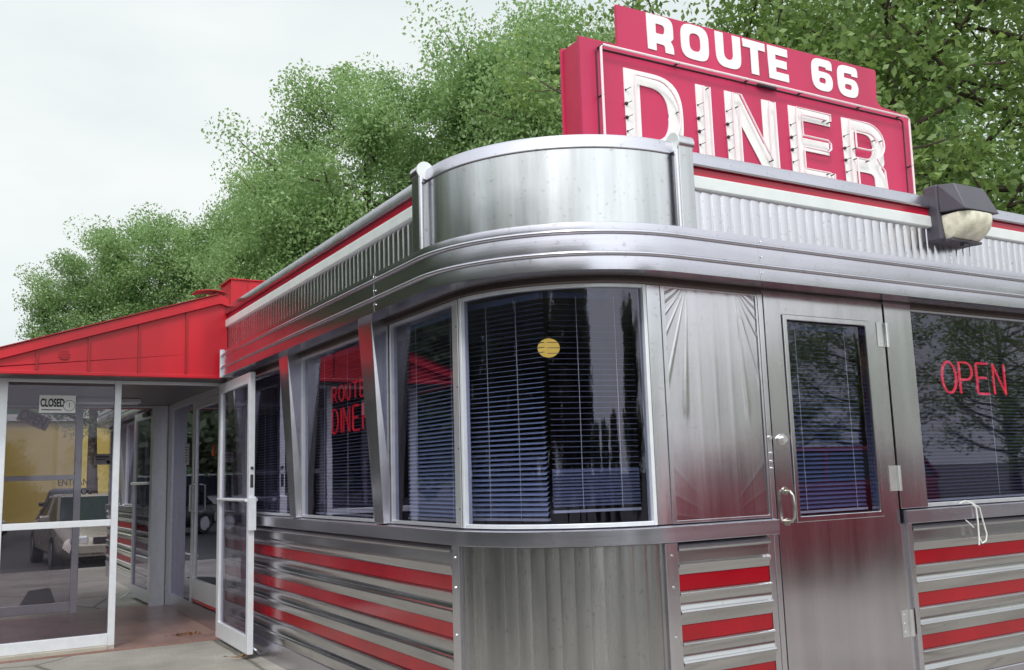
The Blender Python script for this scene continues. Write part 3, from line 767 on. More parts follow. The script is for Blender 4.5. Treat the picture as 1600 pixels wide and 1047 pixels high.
# ================================================================= STROKE LETTERS FOR NEON
def arcp(cx, cz, rx, rz, a0, a1, n=14): return [(cx + rx * math.cos(R_(a0 + (a1 - a0) * i / n)), cz + rz * math.sin(R_(a0 + (a1 - a0) * i / n))) for i in range(n + 1)]
ST = {
    'O': [arcp(.5, .5, .5, .5, 90, 450, 26)],
    'P': [[(0, 0), (0, 1), (.5, 1)] + arcp(.5, .72, .42, .28, 90, -90) + [(0, .44)]],
    'E': [[(.85, 1), (.06, 1), (0, .94), (0, .06), (.06, 0), (.85, 0)], [(0, .52), (.7, .52)]],
    'N': [[(0, 0), (0, 1), (.85, 0), (.85, 1)]],
    'R': [[(0, 0), (0, 1), (.45, 1)] + arcp(.45, .74, .38, .26, 90, -90) + [(.1, .48)], [(.4, .48), (.85, 0)]],
    'U': [[(0, 1), (0, .35)] + arcp(.42, .35, .42, .35, 180, 360) + [(.84, 1)]],
    'T': [[(0, 1), (.9, 1)], [(.45, 1), (.45, 0)]],
    'I': [[(0, 0), (0, 1)]],
    'D': [[(0, 0), (0, 1), (.35, 1)] + arcp(.35, .5, .5, .5, 90, -90, 18) + [(0, 0)]],
    '6': [arcp(.42, .3, .42, .3, 160, -200, 22), [(.03, .4), (.1, .75), (.35, .96), (.75, 1)]],
}
def neon(txt, parent, fn, x0, z0, wdt, hgt, gap, r, m, dbl=0.0):
    """one glass tube letter per part; fn maps (across, up) to world"""
    x = x0
    for ch in txt:
        if ch == ' ': x += wdt * 0.7; continue
        q = MB()
        for s_ in ST[ch]:
            for o in ((0, dbl) if dbl else (0,)):
                q.tube([fn(x + u * wdt + o, z0 + v * hgt - o * 0.6) for u, v in s_], r, 7)
        q.build('letter', m, parent, smooth=True)
        x += (wdt if ch != 'I' else 0) + gap
NS = empty('neon_open_sign', (0, 0, 0), 'red neon sign reading OPEN hanging inside the right hand window', 'neon sign')
neon('OPEN', NS, lambda u, v: (u, 0.12, v), 2.985, 1.728, 0.135, 0.19, 0.036, 0.0058, 'neon', 0.006)
q = MB(); q.tube([(3.05, 0.13, 1.93), (3.05, 0.13, 2.18)], 0.002, 6); q.tube([(3.52, 0.13, 1.93), (3.52, 0.13, 2.18)], 0.002, 6); q.build('hanger', 'dark', NS)
NR = empty('neon_name_sign', (0, 0, 0), 'small dim red neon lettering of the diner name inside a left facade window', 'neon sign')
neon('ROUTE 66', NR, lambda u, v: (0.06, 2.64 - u, v), 0, 1.835, 0.092, 0.10, 0.034, 0.0040, 'neon2', 0.012)
neon('DINER', NR, lambda u, v: (0.06, 2.64 - u, v), 0, 1.63, 0.125, 0.155, 0.042, 0.0040, 'neon2', 0.014)
q = MB(); q.tube([(0.07, 2.6, 1.93), (0.07, 2.6, 2.18)], 0.002, 6); q.tube([(0.07, 2.1, 1.93), (0.07, 2.1, 2.18)], 0.002, 6); q.build('hanger', 'dark', NR)

# ================================================================= BLOCK LETTERS
def rnd(pts, seg=8):
    """pts: (x, y, r) polygon with rounded corners"""
    n = len(pts); o = []
    for i in range(n):
        x, y, r = pts[i]
        if r <= 0: o.append((x, y)); continue
        a = Vector(pts[i - 1][:2]) - Vector((x, y)); b = Vector(pts[(i + 1) % n][:2]) - Vector((x, y))
        la, lb = a.length, b.length; r = min(r, la * 0.5 + 1e-6 if True else r, lb * 0.5 + 1e-6) if r > min(la, lb) else r
        a.normalize(); b.normalize(); p0 = Vector((x, y)) + a * r; p1 = Vector((x, y)) + b * r
        for k in range(seg + 1):
            t = k / seg; c = (1 - t) ** 2 * p0 + 2 * t * (1 - t) * Vector((x, y)) + t * t * p1
            # pull the quadratic towards a circular arc
            o.append((c.x + (x - c.x) * 0.17 * 4 * t * (1 - t) * 0.5, c.y + (y - c.y) * 0.17 * 4 * t * (1 - t) * 0.5))
    return o
def glyph(ch, w_, h, t, tv, rb):
    """outer and inner loops of a block letter, lower left at 0,0; t = stem width, tv = bar width, rb = outer corner radius"""
    ri = max(0.012, rb - t * 0.6)
    m_ = h * 0.43
    if ch == 'O': return [rnd([(0, 0, rb), (0, h, rb), (w_, h, rb), (w_, 0, rb)]), rnd([(t, tv, ri), (w_ - t, tv, ri), (w_ - t, h - tv, ri), (t, h - tv, ri)])]
    if ch == 'D': return [rnd([(0, 0, 0), (0, h, 0), (w_, h, rb), (w_, 0, rb)], 14), rnd([(t, tv, 0), (w_ - t, tv, ri), (w_ - t, h - tv, ri), (t, h - tv, 0)], 14)]
    if ch == 'U': return [rnd([(0, h, 0), (0, 0, rb), (w_, 0, rb), (w_, h, 0), (w_ - t, h, 0), (w_ - t, tv, ri), (t, tv, ri), (t, h, 0)])]
    if ch == 'T': return [[(0, h), (w_, h), (w_, h - tv), (w_ / 2 + t / 2, h - tv), (w_ / 2 + t / 2, 0), (w_ / 2 - t / 2, 0), (w_ / 2 - t / 2, h - tv), (0, h - tv)]]
    if ch == 'I': return [[(0, 0), (t, 0), (t, h), (0, h)]]
    if ch == 'E': return [[(0, 0), (w_, 0), (w_, tv), (t, tv), (t, h / 2 - tv / 2), (w_ * .93, h / 2 - tv / 2), (w_ * .93, h / 2 + tv / 2), (t, h / 2 + tv / 2), (t, h - tv), (w_, h - tv), (w_, h), (0, h)]]
    if ch == 'N': return [[(0, 0), (t, 0), (t, h * .62), (w_ - t, 0), (w_, 0), (w_, h), (w_ - t, h), (w_ - t, h * .36), (t * 1.02, h), (0, h)]]
    if ch == 'R':
        lo = m_ - tv * 0.35
        return [rnd([(0, 0, 0), (0, h, 0), (w_, h, rb * .9), (w_, m_, rb * .45), (w_ - t * .35, lo, 0), (w_, lo - tv * .55, rb * .4), (w_, 0, 0), (w_ - t, 0, 0), (w_ - t, lo - tv * .6, rb * .35), (t, lo - tv * .6 + .001, 0), (t, 0, 0)]),
                rnd([(t, m_ + tv * .25, 0), (w_ - t, m_ + tv * .25, ri), (w_ - t, h - tv, ri), (t, h - tv, 0)])]
    if ch == '6':
        return [rnd([(0, 0, rb), (0, h, rb), (w_, h, rb), (w_, h * .70, 0), (w_ - t * .9, h * .70, 0), (w_ - t * .9, h - tv, ri * .6), (t, h - tv, ri), (t, h * .60, 0), (w_, h * .60, rb * .8), (w_, 0, rb)]),
                rnd([(t, tv, ri), (w_ - t, tv, ri), (w_ - t, h * .60 - tv * .8, ri), (t, h * .60 - tv * .8, ri * .6)])]
def flat_mesh(name, loops, depth, m, parent, loc, rot=(PI / 2, 0, 0), bev=0.0):
    c = bpy.data.curves.new(name, 'CURVE'); c.dimensions = '2D'; c.fill_mode = 'BOTH'; c.extrude = depth; c.bevel_depth = bev
    for lp in loops:
        s_ = c.splines.new('POLY'); s_.points.add(len(lp) - 1); s_.use_cyclic_u = True
        for i, (x, y) in enumerate(lp): s_.points[i].co = (x, y, 0, 1)
    tmp = bpy.data.objects.new('tmp', c); COL.objects.link(tmp); bpy.context.view_layer.update()
    me = bpy.data.meshes.new_from_object(tmp.evaluated_get(bpy.context.evaluated_depsgraph_get()))
    bpy.data.objects.remove(tmp); me.materials.clear(); me.materials.append(M[m])
    o = bpy.data.objects.new(name, me); COL.objects.link(o); o.parent = parent; o.location = loc; o.rotation_euler = rot
    return o

# ================================================================= ROOF SIGN
S = empty('rooftop_sign', (2.05, 0.6, 2.6), 'big red rooftop sign with white lettering and unlit neon tubing above the corner', 'sign')
def SL(v): return (v[0] - 2.05, v[1] - 0.6, v[2] - 2.6)
outline = rnd([(0.690, 2.80, 0), (0.690, 3.662, 0), (0.953, 3.665, 0), (0.953, 3.905, 0), (3.135, 3.950, 0.02), (3.118, 3.735, 0), (3.150, 3.694, 0.03), (3.432, 3.678, 0), (3.402, 2.80, 0)], 5)
mb = MB(); mb.prism(outline, lambda u, v, t: SL((u, t, v)), 0.50, 0.52); mb.build('front_panel', 'sign', S)
ins = [(0.700, 2.80), (0.700, 3.650), (3.42, 3.668), (3.39, 2.80)]
mb = MB(); mb.prism(ins, lambda u, v, t: SL((u, t, v)), 0.5205, 0.675); mb.build('cabinet', 'signside', S)
mb = MB(); mb.prism([(0.690, 2.80), (0.690, 3.662), (3.432, 3.678), (3.402, 2.80)], lambda u, v, t: SL((u, t, v)), 0.6755, 0.692); mb.build('back_panel', 'sign', S)
mb = MB()
for x in (0.95, 1.75, 2.55, 3.25): mb.box(x - 2.05 - .03, x - 2.05 + .03, -0.06, 0.06, 0.0, 0.2)
mb.build('support_leg', 'dark', S)
for ch, x0, x1 in (('R', 1.163, 1.356), ('O', 1.413, 1.627), ('U', 1.683, 1.886), ('T', 1.906, 2.092), ('E', 2.116, 2.288), ('6', 2.501, 2.692), ('6', 2.742, 2.938)):
    dz = (x0 - 1.16) * 0.010
    flat_mesh('letter', glyph(ch, x1 - x0, 0.217, 0.064, 0.052, 0.085 if ch != 'R' else 0.07), 0.002, 'letter', S, SL((x0, 0.4975, 3.688 + dz)))
DZ = 3.060
def dfn(x0): return lambda u, v, y: SL((x0 + u, y, DZ + v))
dl = [('D', 0.978, 0.415, 0.22), ('I', 1.502, 0.107, 0), ('N', 1.727, 0.410, 0), ('E', 2.258, 0.370, 0), ('R', 2.742, 0.388, 0.15)]
tubes = {
    'D': [[(.05, .05), (.05, .43), (.20, .43)] + arcp(.20, .2375, .165, .1925, 90, -90, 18) + [(.05, .045)]],
    'I': [[(.03, .02), (.03, .455), (.077, .455), (.077, .02)]],
    'N': [[(.03, .02), (.03, .455), (.10, .455), (.30, .13), (.33, .08), (.33, .455), (.38, .455), (.38, .02)], [(.08, .02), (.08, .38)]],
    'E': [[(.34, .41), (.34, .455), (.03, .455), (.03, .02), (.34, .02), (.34, .065)], [(.30, .415), (.08, .415), (.08, .28), (.30, .28), (.325, .26), (.325, .225), (.30, .205), (.08, .205), (.08, .065), (.30, .065)]],
    'R': [[(.03, .02), (.03, .455), (.20, .455)] + arcp(.20, .33, .16, .125, 90, -60, 12) + [(.30, .19), (.345, .15), (.355, .02)], [(.085, .02), (.085, .20), (.20, .20)], [(.085, .27), (.085, .39), (.20, .39)] + arcp(.20, .33, .085, .06, 90, -90, 8) + [(.085, .27)]],
}
for ch, x0, wd, rb in dl:
    dz = (x0 - 0.97) * 0.008
    lo = flat_mesh('letter', glyph(ch, wd, 0.475, 0.107, 0.082, rb), 0.003, 'letter', S, SL((x0, 0.4960, DZ + dz)))
    f = dfn(x0)
    q = MB(); sup = MB()
    for t in tubes[ch]:
        pts = [f(u, v + dz, 0.460) for u, v in t]
        q.tube(pts, 0.0062, 8)
        for p in (pts[0], pts[len(pts) // 2], pts[-1]): sup.tube([p, (p[0], -0.106, p[2])], 0.004, 6)
    for k, zz in enumerate((0.345, 0.265, 0.185, 0.105)):
        p = f(0.006, zz + dz, 0.49); sup.sphere(p, 0.011 if k in (1, 2) else 0.006, 8, 6); sup.tube([p, (p[0] + .020, p[1] - .025, p[2] + .010)], 0.0022, 5)
    tu = q.build('neon_tube', 'tube', S, smooth=True)
    sup.build('tube_support', 'dark', tu)
# border tube
q = MB()
bt = [(0.80, 2.85), (0.80, 3.600), (0.815, 3.618), (3.36, 3.640), (3.378, 3.625), (3.36, 2.85)]
q.tube([SL((x, 0.455, z)) for x, z in bt], 0.0075, 8)
tu = q.build('border_tube', 'tube', S, smooth=True)
q = MB(); q.tube([SL((x * 0.997 + .0, 0.497, z - 0.004)) for x, z in bt], 0.0045, 6)
for x, z in ((1.35, 3.622), (1.9, 3.628), (2.35, 3.63), (2.9, 3.636), (0.8, 3.33), (3.37, 3.3), (0.81, 3.615), (3.3, 3.64)):
    q.tube([SL((x, 0.449, z)), SL((x, 0.4985, z))], 0.006, 6)
q.box(-0.05, 0.10, -0.125, -0.1025, 1.020, 1.034)
q.build('tube_support', 'dark', tu)

# ================================================================= WALL LIGHT
W = empty('wall_floodlight', (2.83, -0.115, 2.73), 'bronze floodlight box with ribbed yellowed lens on the right parapet', 'light')
q = MB(); q.prism([(-0.17, -0.165), (0.17, -0.165), (0.17, 0.165), (-0.17, 0.165)], lambda u, v, t: (u, t, v), -0.075, 0.02); q.build('back_box', 'bronze', W, bevel=0.012)
vs = [(-0.165, -0.076, -0.005), (0.165, -0.076, -0.005), (0.165, -0.076, 0.160), (-0.165, -0.076, 0.160), (-0.155, -0.235, -0.018), (0.155, -0.235, -0.018), (0.135, -0.165, 0.150), (-0.135, -0.165, 0.150)]
q = MB(); q.add(vs, [(0, 1, 2, 3), (4, 5, 6, 7), (0, 1, 5, 4), (1, 2, 6, 5), (2, 3, 7, 6), (3, 0, 4, 7)]); q.build('hood', 'bronze', W, bevel=0.006)
q = MB(); vs = []; fs = []
nxs, nzs = 11, 9
for j in range(nzs + 1):
    t = j / nzs
    z = -0.022 - 0.135 * t; dep = 0.150 * math.sqrt(max(0, 1 - (t * 0.97) ** 2.6)) + 0.004
    hw = 0.148 - 0.022 * t * t
    for i in range(nxs + 1):
        u = -1 + 2 * i / nxs; e = (1 - abs(u) ** 5 * 0.35)
        vs.append((u * hw, -0.076 - dep * e, z))
for j in range(nzs):
    for i in range(nxs): a = j * (nxs + 1) + i; fs.append((a, a + 1, a + nxs + 2, a + nxs + 1))
k0 = len(vs)
for j in range(nzs + 1):
    z = -0.022 - 0.135 * j / nzs; hw = 0.148 - 0.022 * (j / nzs) ** 2; vs += [(-hw, -0.076, z), (hw, -0.076, z)]
for j in range(nzs):
    fs.append((j * (nxs + 1), (j + 1) * (nxs + 1), k0 + 2 * j + 2, k0 + 2 * j)); fs.append((j * (nxs + 1) + nxs, k0 + 2 * j + 1, k0 + 2 * j + 3, (j + 1) * (nxs + 1) + nxs))
fs.append(tuple([nzs * (nxs + 1) + i for i in range(nxs + 1)] + [k0 + 2 * nzs + 1, k0 + 2 * nzs]))
q.add(vs, fs); q.build('lens', 'lampglass', W)
q = MB(); q.box(-0.14, 0.14, -0.12, -0.077, -0.172, -0.160); q.box(-0.01, 0.03, -0.105, -0.08, -0.19, -0.1725); q.build('lens_clip', 'bronze', W)

# ================================================================= CORD ON SILL
cc = MB()
cc.tube([(2.835, -0.02, 1.078), (2.855, -0.045, 1.092), (2.90, -0.050, 1.078), (2.922, -0.062, 1.05), (2.926, -0.062, 0.97), (2.926, -0.060, 0.90), (2.926, -0.056, 0.842)], 0.0045, 7)
cc.tube([(2.90, -0.054, 1.078), (2.95, -0.064, 1.05), (2.975, -0.062, 0.97), (3.0, -0.06, 0.90), (2.99, -0.058, 0.862), (2.955, -0.056, 0.85), (2.935, -0.056, 0.88)], 0.0040, 7)
cc.tube([(2.84, -0.046, 0.985), (2.87, -0.05, 0.962), (2.90, -0.05, 0.94)], 0.0035, 7)
tag(cc.build('white_cord', 'cord', smooth=True), 'looped white cord dangling over the sill under the neon OPEN window', 'cord')

# ================================================================= ENTRANCE VESTIBULE
V = empty('entrance_vestibule', (-0.9, 6.4, 0), 'glazed entrance porch with red metal shed roof on the left side of the diner', 'porch')
def VL(x, y, z): return (x + 0.9, y - 6.4, z)
VX = -1.80
def vbox(mb, x0, x1, y0, y1, z0, z1): return mb.box(x0 + 0.9, x1 + 0.9, y0 - 6.4, y1 - 6.4, z0, z1)
q = MB(); vbox(q, VX, -0.014, 5.08, 7.97, 0.001, 0.016); q.build('floor', 'tilefloor', V)
# gable panel and roof
slope = (2.850 - 2.315) / (1.838 - 0.19)
def zr(x): return 2.850 + slope * (x + 0.19) if x < -0.19 else 2.850 - 0.30 * (x + 0.19)
XL = -2.12
gp = [(XL, 2.232), (-0.118, 2.232), (-0.118, 2.437), (-0.118, zr(-0.118)), (-0.19, 2.850), (XL, zr(XL))]
for yy in (4.75, 8.25):
    q = MB(); q.prism(gp, lambda u, v, t: VL(u, t, v), yy, yy + 0.03); pn = q.build('gable_panel', 'redroof', V)
    q = MB()
    for x in (-1.586, -1.214, -0.837, -0.462):
        z1 = zr(x) - 0.004
        vbox(q, x - 0.0065, x + 0.0065, yy - 0.016, yy - 0.0005, 2.236, z1)
    q.build('seam', 'reddark', pn)
    q = MB(); vbox(q, XL, -0.17 if yy < 5 else -0.118, yy - 0.02, yy + 0.05, 2.203, 2.2315); q.build('bottom_rail', 'redroof', pn, bevel=0.004)
q = MB()
th = 0.078
rp = [(XL - 0.05, zr(XL) - 0.016), (-0.19, 2.8505), (-0.118, zr(-0.118) + 0.0005), (-0.118, zr(-0.118) + th - 0.01), (-0.19, 2.850 + th), (XL - 0.05, zr(XL) - 0.016 + th)]
q.prism(rp, lambda u, v, t: VL(u, t, v), 4.715, 8.33); rf = q.build('roof', 'redroof', V)
q = MB()
q.prism([(XL - 0.06, zr(XL) - 0.016 + th + 0.001), (-0.205, 2.851 + th), (-0.205, 2.859 + th), (XL - 0.06, zr(XL) - 0.006 + th)], lambda u, v, t: VL(u, t, v), 4.700, 8.345)
q.build('drip_edge', 'reddark', rf)
q = MB()
nn = 10
for i in range(nn):
    x0 = -0.40 + 0.27 * i / nn; x1 = -0.40 + 0.27 * (i + 1) / nn
    h0 = 2.945 + 0.018 * math.sin(PI * i / nn * 1.0) + 0.0; h1 = 2.945 + 0.018 * math.sin(PI * (i + 1) / nn)
    q.add([VL(x0, 4.69, h0), VL(x1, 4.69, h1), VL(x1, 4.9, h1), VL(x0, 4.9, h0), VL(x0, 4.69, h0 - .006), VL(x1, 4.69, h1 - .006), VL(x1, 4.9, h1 - .006), VL(x0, 4.9, h0 - .006)],
          [(0, 1, 2, 3), (4, 5, 6, 7), (0, 1, 5, 4), (1, 2, 6, 5), (2, 3, 7, 6), (3, 0, 4, 7)])
q.build('ridge_flap', 'redroof', rf)
q = MB(); q.cyl(VL(-1.393, 4.749, 2.365), (0, -1, 0), 0.042, 0.006, 26)
vt = q.build('vent', 'reddark', V)
q = MB()
for i in range(6):
    z = -0.03 + i * 0.012; hw = math.sqrt(max(0, 0.038 ** 2 - z * z)); q.box(-1.393 + .9 - hw, -1.393 + .9 + hw, 4.739 - 6.4, 4.7425 - 6.4, 2.365 + z - 0.0035, 2.365 + z + 0.0035)
q.build('vent_louvre', 'redroof', vt)
# ceiling
q = MB(); vbox(q, VX - 0.25, -0.014, 4.785, 8.245, 2.212, 2.230); q.build('ceiling', 'soffit', V)
q = MB(); vbox(q, -1.05, -0.45, 6.9, 7.15, 2.165, 2.2115); q.build('ceiling_light', 'alu', V, bevel=0.006)
# front frame
def frame_set(y, xmid0, xmid1, railz, m='aluw', wide=False):
    y0, y1 = y, y + 0.055
    q = MB()
    vbox(q, VX - 0.03, VX + 0.045, y0, y1, 0.0, 2.211); vbox(q, xmid0, xmid1, y0, y1, 0.0, 2.211)
    vbox(q, VX + 0.0455, xmid0 - 0.0005, y0 + .001, y1 - .001, railz - 0.026, railz + 0.026)
    vbox(q, VX + 0.0455, xmid0 - 0.0005, y0 + .001, y1 - .001, 0.045, 0.135)
    vbox(q, VX + 0.0455, xmid0 - 0.0005, y0 + .001, y1 - .001, 2.185, 2.211)
    vbox(q, xmid1 + 0.0005, -0.075 if not wide else -0.175, y0 + .001, y1 - .001, 2.185, 2.211)
    vbox(q, -0.0745 if not wide else -0.1745, -0.014, y0, y1, 0.0, 2.211)
    f = q.build('window_frame', m, V, bevel=0.003)
    for a, b in ((0.1355, railz - 0.0265), (railz + 0.0265, 2.1845)):
        q = MB(); vbox(q, VX + 0.046, xmid0 - 0.001, y0 + 0.022, y0 + 0.028, a, b); q.build('glass', 'vglass', f)
    return f
frame_set(5.15, -0.953, -0.900, 1.027)
frame_set(7.80, -0.965, -0.895, 1.435, 'alu', wide=True)
q = MB(); vbox(q, VX - 0.02, -0.96, 5.10, 5.149, 0.0, 0.044); vbox(q, VX - 0.02, -0.90, 5.1495, 5.21, 0.017, 0.0445); q.build('kerb', 'concrete', V, bevel=0.004)
# left side glazing
q = MB()
for z0, z1 in ((0.045, 0.135), (1.0, 1.052), (2.185, 2.211)): vbox(q, VX - 0.028, VX + 0.02, 5.206, 7.799, z0, z1)
vbox(q, VX - 0.03, VX + 0.025, 6.45, 6.505, 0.136, 0.999); vbox(q, VX - 0.03, VX + 0.025, 6.45, 6.505, 1.053, 2.184)
f = q.build('window_frame', 'aluw', V, bevel=0.003)
for a, b in ((0.136, 0.999), (1.053, 2.184)):
    for c, d_ in ((5.206, 6.449), (6.506, 7.799)):
        q = MB(); vbox(q, VX - 0.004, VX + 0.002, c, d_, a, b); q.build('glass', 'vglass', f)
# open leaves
def leaf(hx, hy, ex, ey, label, m, rail, far=False):
    d = Vector((ex - hx, ey - hy)); Ln = d.length; d.normalize(); nr = Vector((-d.y, d.x))
    def fn(u, v, t): return VL(hx + d.x * u + nr.x * t, hy + d.y * u + nr.y * t, v)
    q = MB(); q.plate(fn, (0, Ln, 0.035, 2.180), (0.058, Ln - 0.062, 0.165, 2.095), -0.022, 0.022)
    o = q.build('door', m, V, bevel=0.003, label=label)
    q = MB(); q.prism([(0.057, 0.164), (Ln - 0.061, 0.164), (Ln - 0.061, 2.096), (0.057, 2.096)], fn, -0.003, 0.003); q.build('glass', 'vglass', o)
    q = MB(); q.tube([fn(0.03, rail, 0.045), fn(Ln - 0.05, rail, 0.045)], 0.016, 10); q.tube([fn(0.03, rail, -0.03), fn(Ln - 0.05, rail, -0.03)], 0.012, 10)
    q.build('push_bar', 'aluw', o, smooth=True, angle=40)
    q = MB(); q.prism([(0.10, 2.11), (0.36, 2.11), (0.36, 2.155), (0.10, 2.155)], fn, 0.0225, 0.06)
    q.prism([(0.0, 2.160), (0.30, 2.160), (0.30, 2.170), (0.0, 2.170)], fn, 0.03, 0.05); q.build('door_closer', 'dark', o)
    return o, fn, Ln
o, fn, Ln = leaf(-0.090, 5.02, -0.112, 3.965, 'near glass entrance door standing open against the striped wall', 'aluw', 1.185)
q = MB(); q.prism([(Ln + 0.001, 0.955), (Ln + 0.03, 0.955), (Ln + 0.03, 1.21), (Ln + 0.001, 1.21)], fn, -0.03, 0.03); q.build('pull_plate', 'aluw', o, bevel=0.004)
q = MB(); q.prism([(Ln - 0.001, 1.28), (Ln + 0.0015, 1.28), (Ln + 0.0015, 1.38), (Ln - 0.001, 1.38)], fn, -0.012, 0.012); q.cyl(fn(Ln, 1.43, 0), (0, -1, 0), 0.012, 0.008, 12); q.build('lock', 'dark', o)
q = MB(); q.tube([fn(Ln - .05, 0.08, 0.024), fn(Ln - .03, 0.06, 0.05), fn(Ln - .10, 0.008, 0.10), fn(Ln - .13, 0.004, 0.11)], 0.008, 8); q.build('kick_stand', 'alu', o)
o, fn, Ln = leaf(-0.140, 7.93, -0.17, 8.93, 'far glass entrance door standing open behind the porch', 'alu', 1.35)
q = MB(); q.tube([fn(Ln - .05, 0.08, 0.024), fn(Ln - .03, 0.06, 0.05), fn(Ln - .06, 0.008, 0.14)], 0.008, 8); q.build('kick_stand', 'alu', o)

q = MB(); q.prism([(-1.37, 8.98), (-0.98, 9.16), (-0.88, 11.0), (-1.15, 10.75)], lambda u, v, t: (u, v, t), 0.001, 0.012)  # flat black skewed patch just above the concrete
tag(q.build('dark_patch', 'matte'), 'black rubber patch lying skewed on the concrete behind the porch', 'mat')

# signs on the porch glass
cs = empty('closed_sign', (-1.389, 5.168, 2.007), 'small white sign with black CLOSED lettering and clock dial on the left porch pane', 'sign')
q = MB(); q.box(-0.136, 0.136, -0.002, 0.002, -0.072, 0.072); q.build('board', 'paper', cs)
text_mesh('lettering', 'CLOSED', 0.078, 'ink', cs, (-0.128, -0.0035, -0.020), (PI / 2, 0, 0), 0.0028, 0.0008).scale = (0.62, 1.15, 1)
q = MB(); q.box(-0.12, 0.03, -0.0036, -0.0024, -0.052, -0.044); q.build('small_print', 'dark', cs)
q = MB(); q.cyl((0.088, -0.0021, -0.012), (0, -1, 0), 0.046, 0.001, 24); q.build('dial_edge', 'dark', cs)
q = MB(); q.cyl((0.088, -0.0034, -0.012), (0, -1, 0), 0.042, 0.0012, 24); q.build('dial', 'paper', cs)
q = MB(); q.tube([(0.088, -0.0052, -0.028), (0.088, -0.0052, 0.012)], 0.0025, 5); q.build('hand', 'ink', cs)
os_ = empty('open_sign', (-1.555, 5.215, 1.885), 'dark brown board lettered OPEN hanging tilted behind the left porch pane', 'sign')
os_.rotation_euler = (0, R_(24), 0)
q = MB(); q.box(-0.12, 0.12, -0.003, 0.003, -0.055, 0.055); q.build('board', 'board', os_)
text_mesh('lettering', 'OPEN', 0.11, 'ink', os_, (-0.11, -0.0045, -0.038), (PI / 2, 0, 0), 0.003, 0.0008).scale = (0.72, 1.05, 1)
q = MB(); q.tube([(-0.09, 0, 0.05), (0.03, 0, 0.16), (0.09, 0, 0.05)], 0.0015, 5); q.build('string', 'dark', os_)
en = empty('door_lettering', (-1.05, 7.815, 1.35), 'grey stick-on lettering reading ENTRANCE DOOR on the rear porch pane', 'lettering')
text_mesh('lettering', 'ENTRANCE', 0.095, 'dark', en, (-0.105, 0, 0.0), (PI / 2, 0, 0), 0.001, 0.0006).scale = (0.82, 1, 1)
text_mesh('lettering', 'DOOR', 0.095, 'dark', en, (0.065, 0, -0.10), (PI / 2, 0, 0), 0.001, 0.0006).scale = (0.82, 1, 1)
en.location.x = -1.02
no = empty('window_notice', (-0.69, 7.78, 1.62), 'small white notice with a dark round emblem seen through the porch', 'notice')
q = MB(); q.box(-0.085, 0.085, -0.002, 0.002, -0.058, 0.058); q.build('sheet', 'paper', no)
q = MB(); q.cyl((0.055, -0.0021, -0.03), (0, -1, 0), 0.018, 0.002, 16); q.build('emblem', 'ink', no)
q = MB(); q.box(-0.07, 0.06, -0.0032, -0.0022, 0.02, 0.032); q.box(-0.07, 0.03, -0.0032, -0.0022, -0.004, 0.004); q.build('small_print', 'dark', no)
q = MB(); q.box(-0.004, 0.0, 6.79, 6.96, 1.52, 1.74); pn_ = q.build('hours_notice', 'paper'); tag(pn_, 'white paper notice taped to the sidelight beside the inner door', 'notice')
q = MB()
for i in range(6): q.box(-0.0062, -0.005, 6.81, 6.94, 1.70 - i * 0.028, 1.708 - i * 0.028)
q.build('small_print', 'dark', pn_)
pn_.location.x = 0.009
st = MB()
st.prism([(0.0, 0.06), (-0.05, -0.05), (-0.02, -0.05), (0.0, 0.0), (0.02, -0.05), (0.05, -0.05)], lambda u, v, t: (t, 5.74 + u, 1.63 + v), 0.006, 0.009)
tag(st.build('orange_sticker', 'orange'), 'orange pointed sticker on the glass of the inner entrance door', 'sticker')

# ================================================================= ROOF BOX
q = MB(); q.box(-0.16, 0.16, -0.2, 0.2, 0, 0.64); rb_ = q.build('roof_vent_box', 'redroof', bevel=0.004)
rb_.location = (0.26, 5.72, 2.6); tag(rb_, 'small red metal box standing on the roof above the porch', 'vent box')
q = MB(); q.box(-0.003, 0.003, -0.204, -0.2005, 0.0, 0.635); q.build('seam', 'reddark', rb_)
q = MB(); q.box(-0.175, 0.175, -0.215, 0.215, 0.6405, 0.652); q.build('lid', 'redroof', rb_)

# ================================================================= LEAF LITTER
def litter(cx, cy, n, sp_, label):
    rr = random.Random(cx * 99); q = MB()
    for i in range(n):
        x, y = rr.gauss(cx, sp_), rr.gauss(cy, sp_ * .5); a = rr.uniform(0, 6.3); s_ = rr.uniform(0.012, 0.026); z = 0.018 + rr.uniform(0, .01)
        c, s2 = math.cos(a) * s_, math.sin(a) * s_
        q.add([(x + c, y + s2, z), (x - s2 * .5, y + c * .5, z + rr.uniform(.002, .012)), (x - c, y - s2, z), (x + s2 * .5, y - c * .5, z + .004)], [(0, 1, 2, 3)])
    tag(q.build('dry_leaves', 'dryleaf'), label, 'leaves', 'dry leaves on the ground')
litter(-0.27, 5.45, 45, 0.07, 'small heap of brown leaves on the porch floor by the inner door')
litter(-0.16, 4.02, 20, 0.05, 'few brown leaves on the concrete at the foot of the open door')

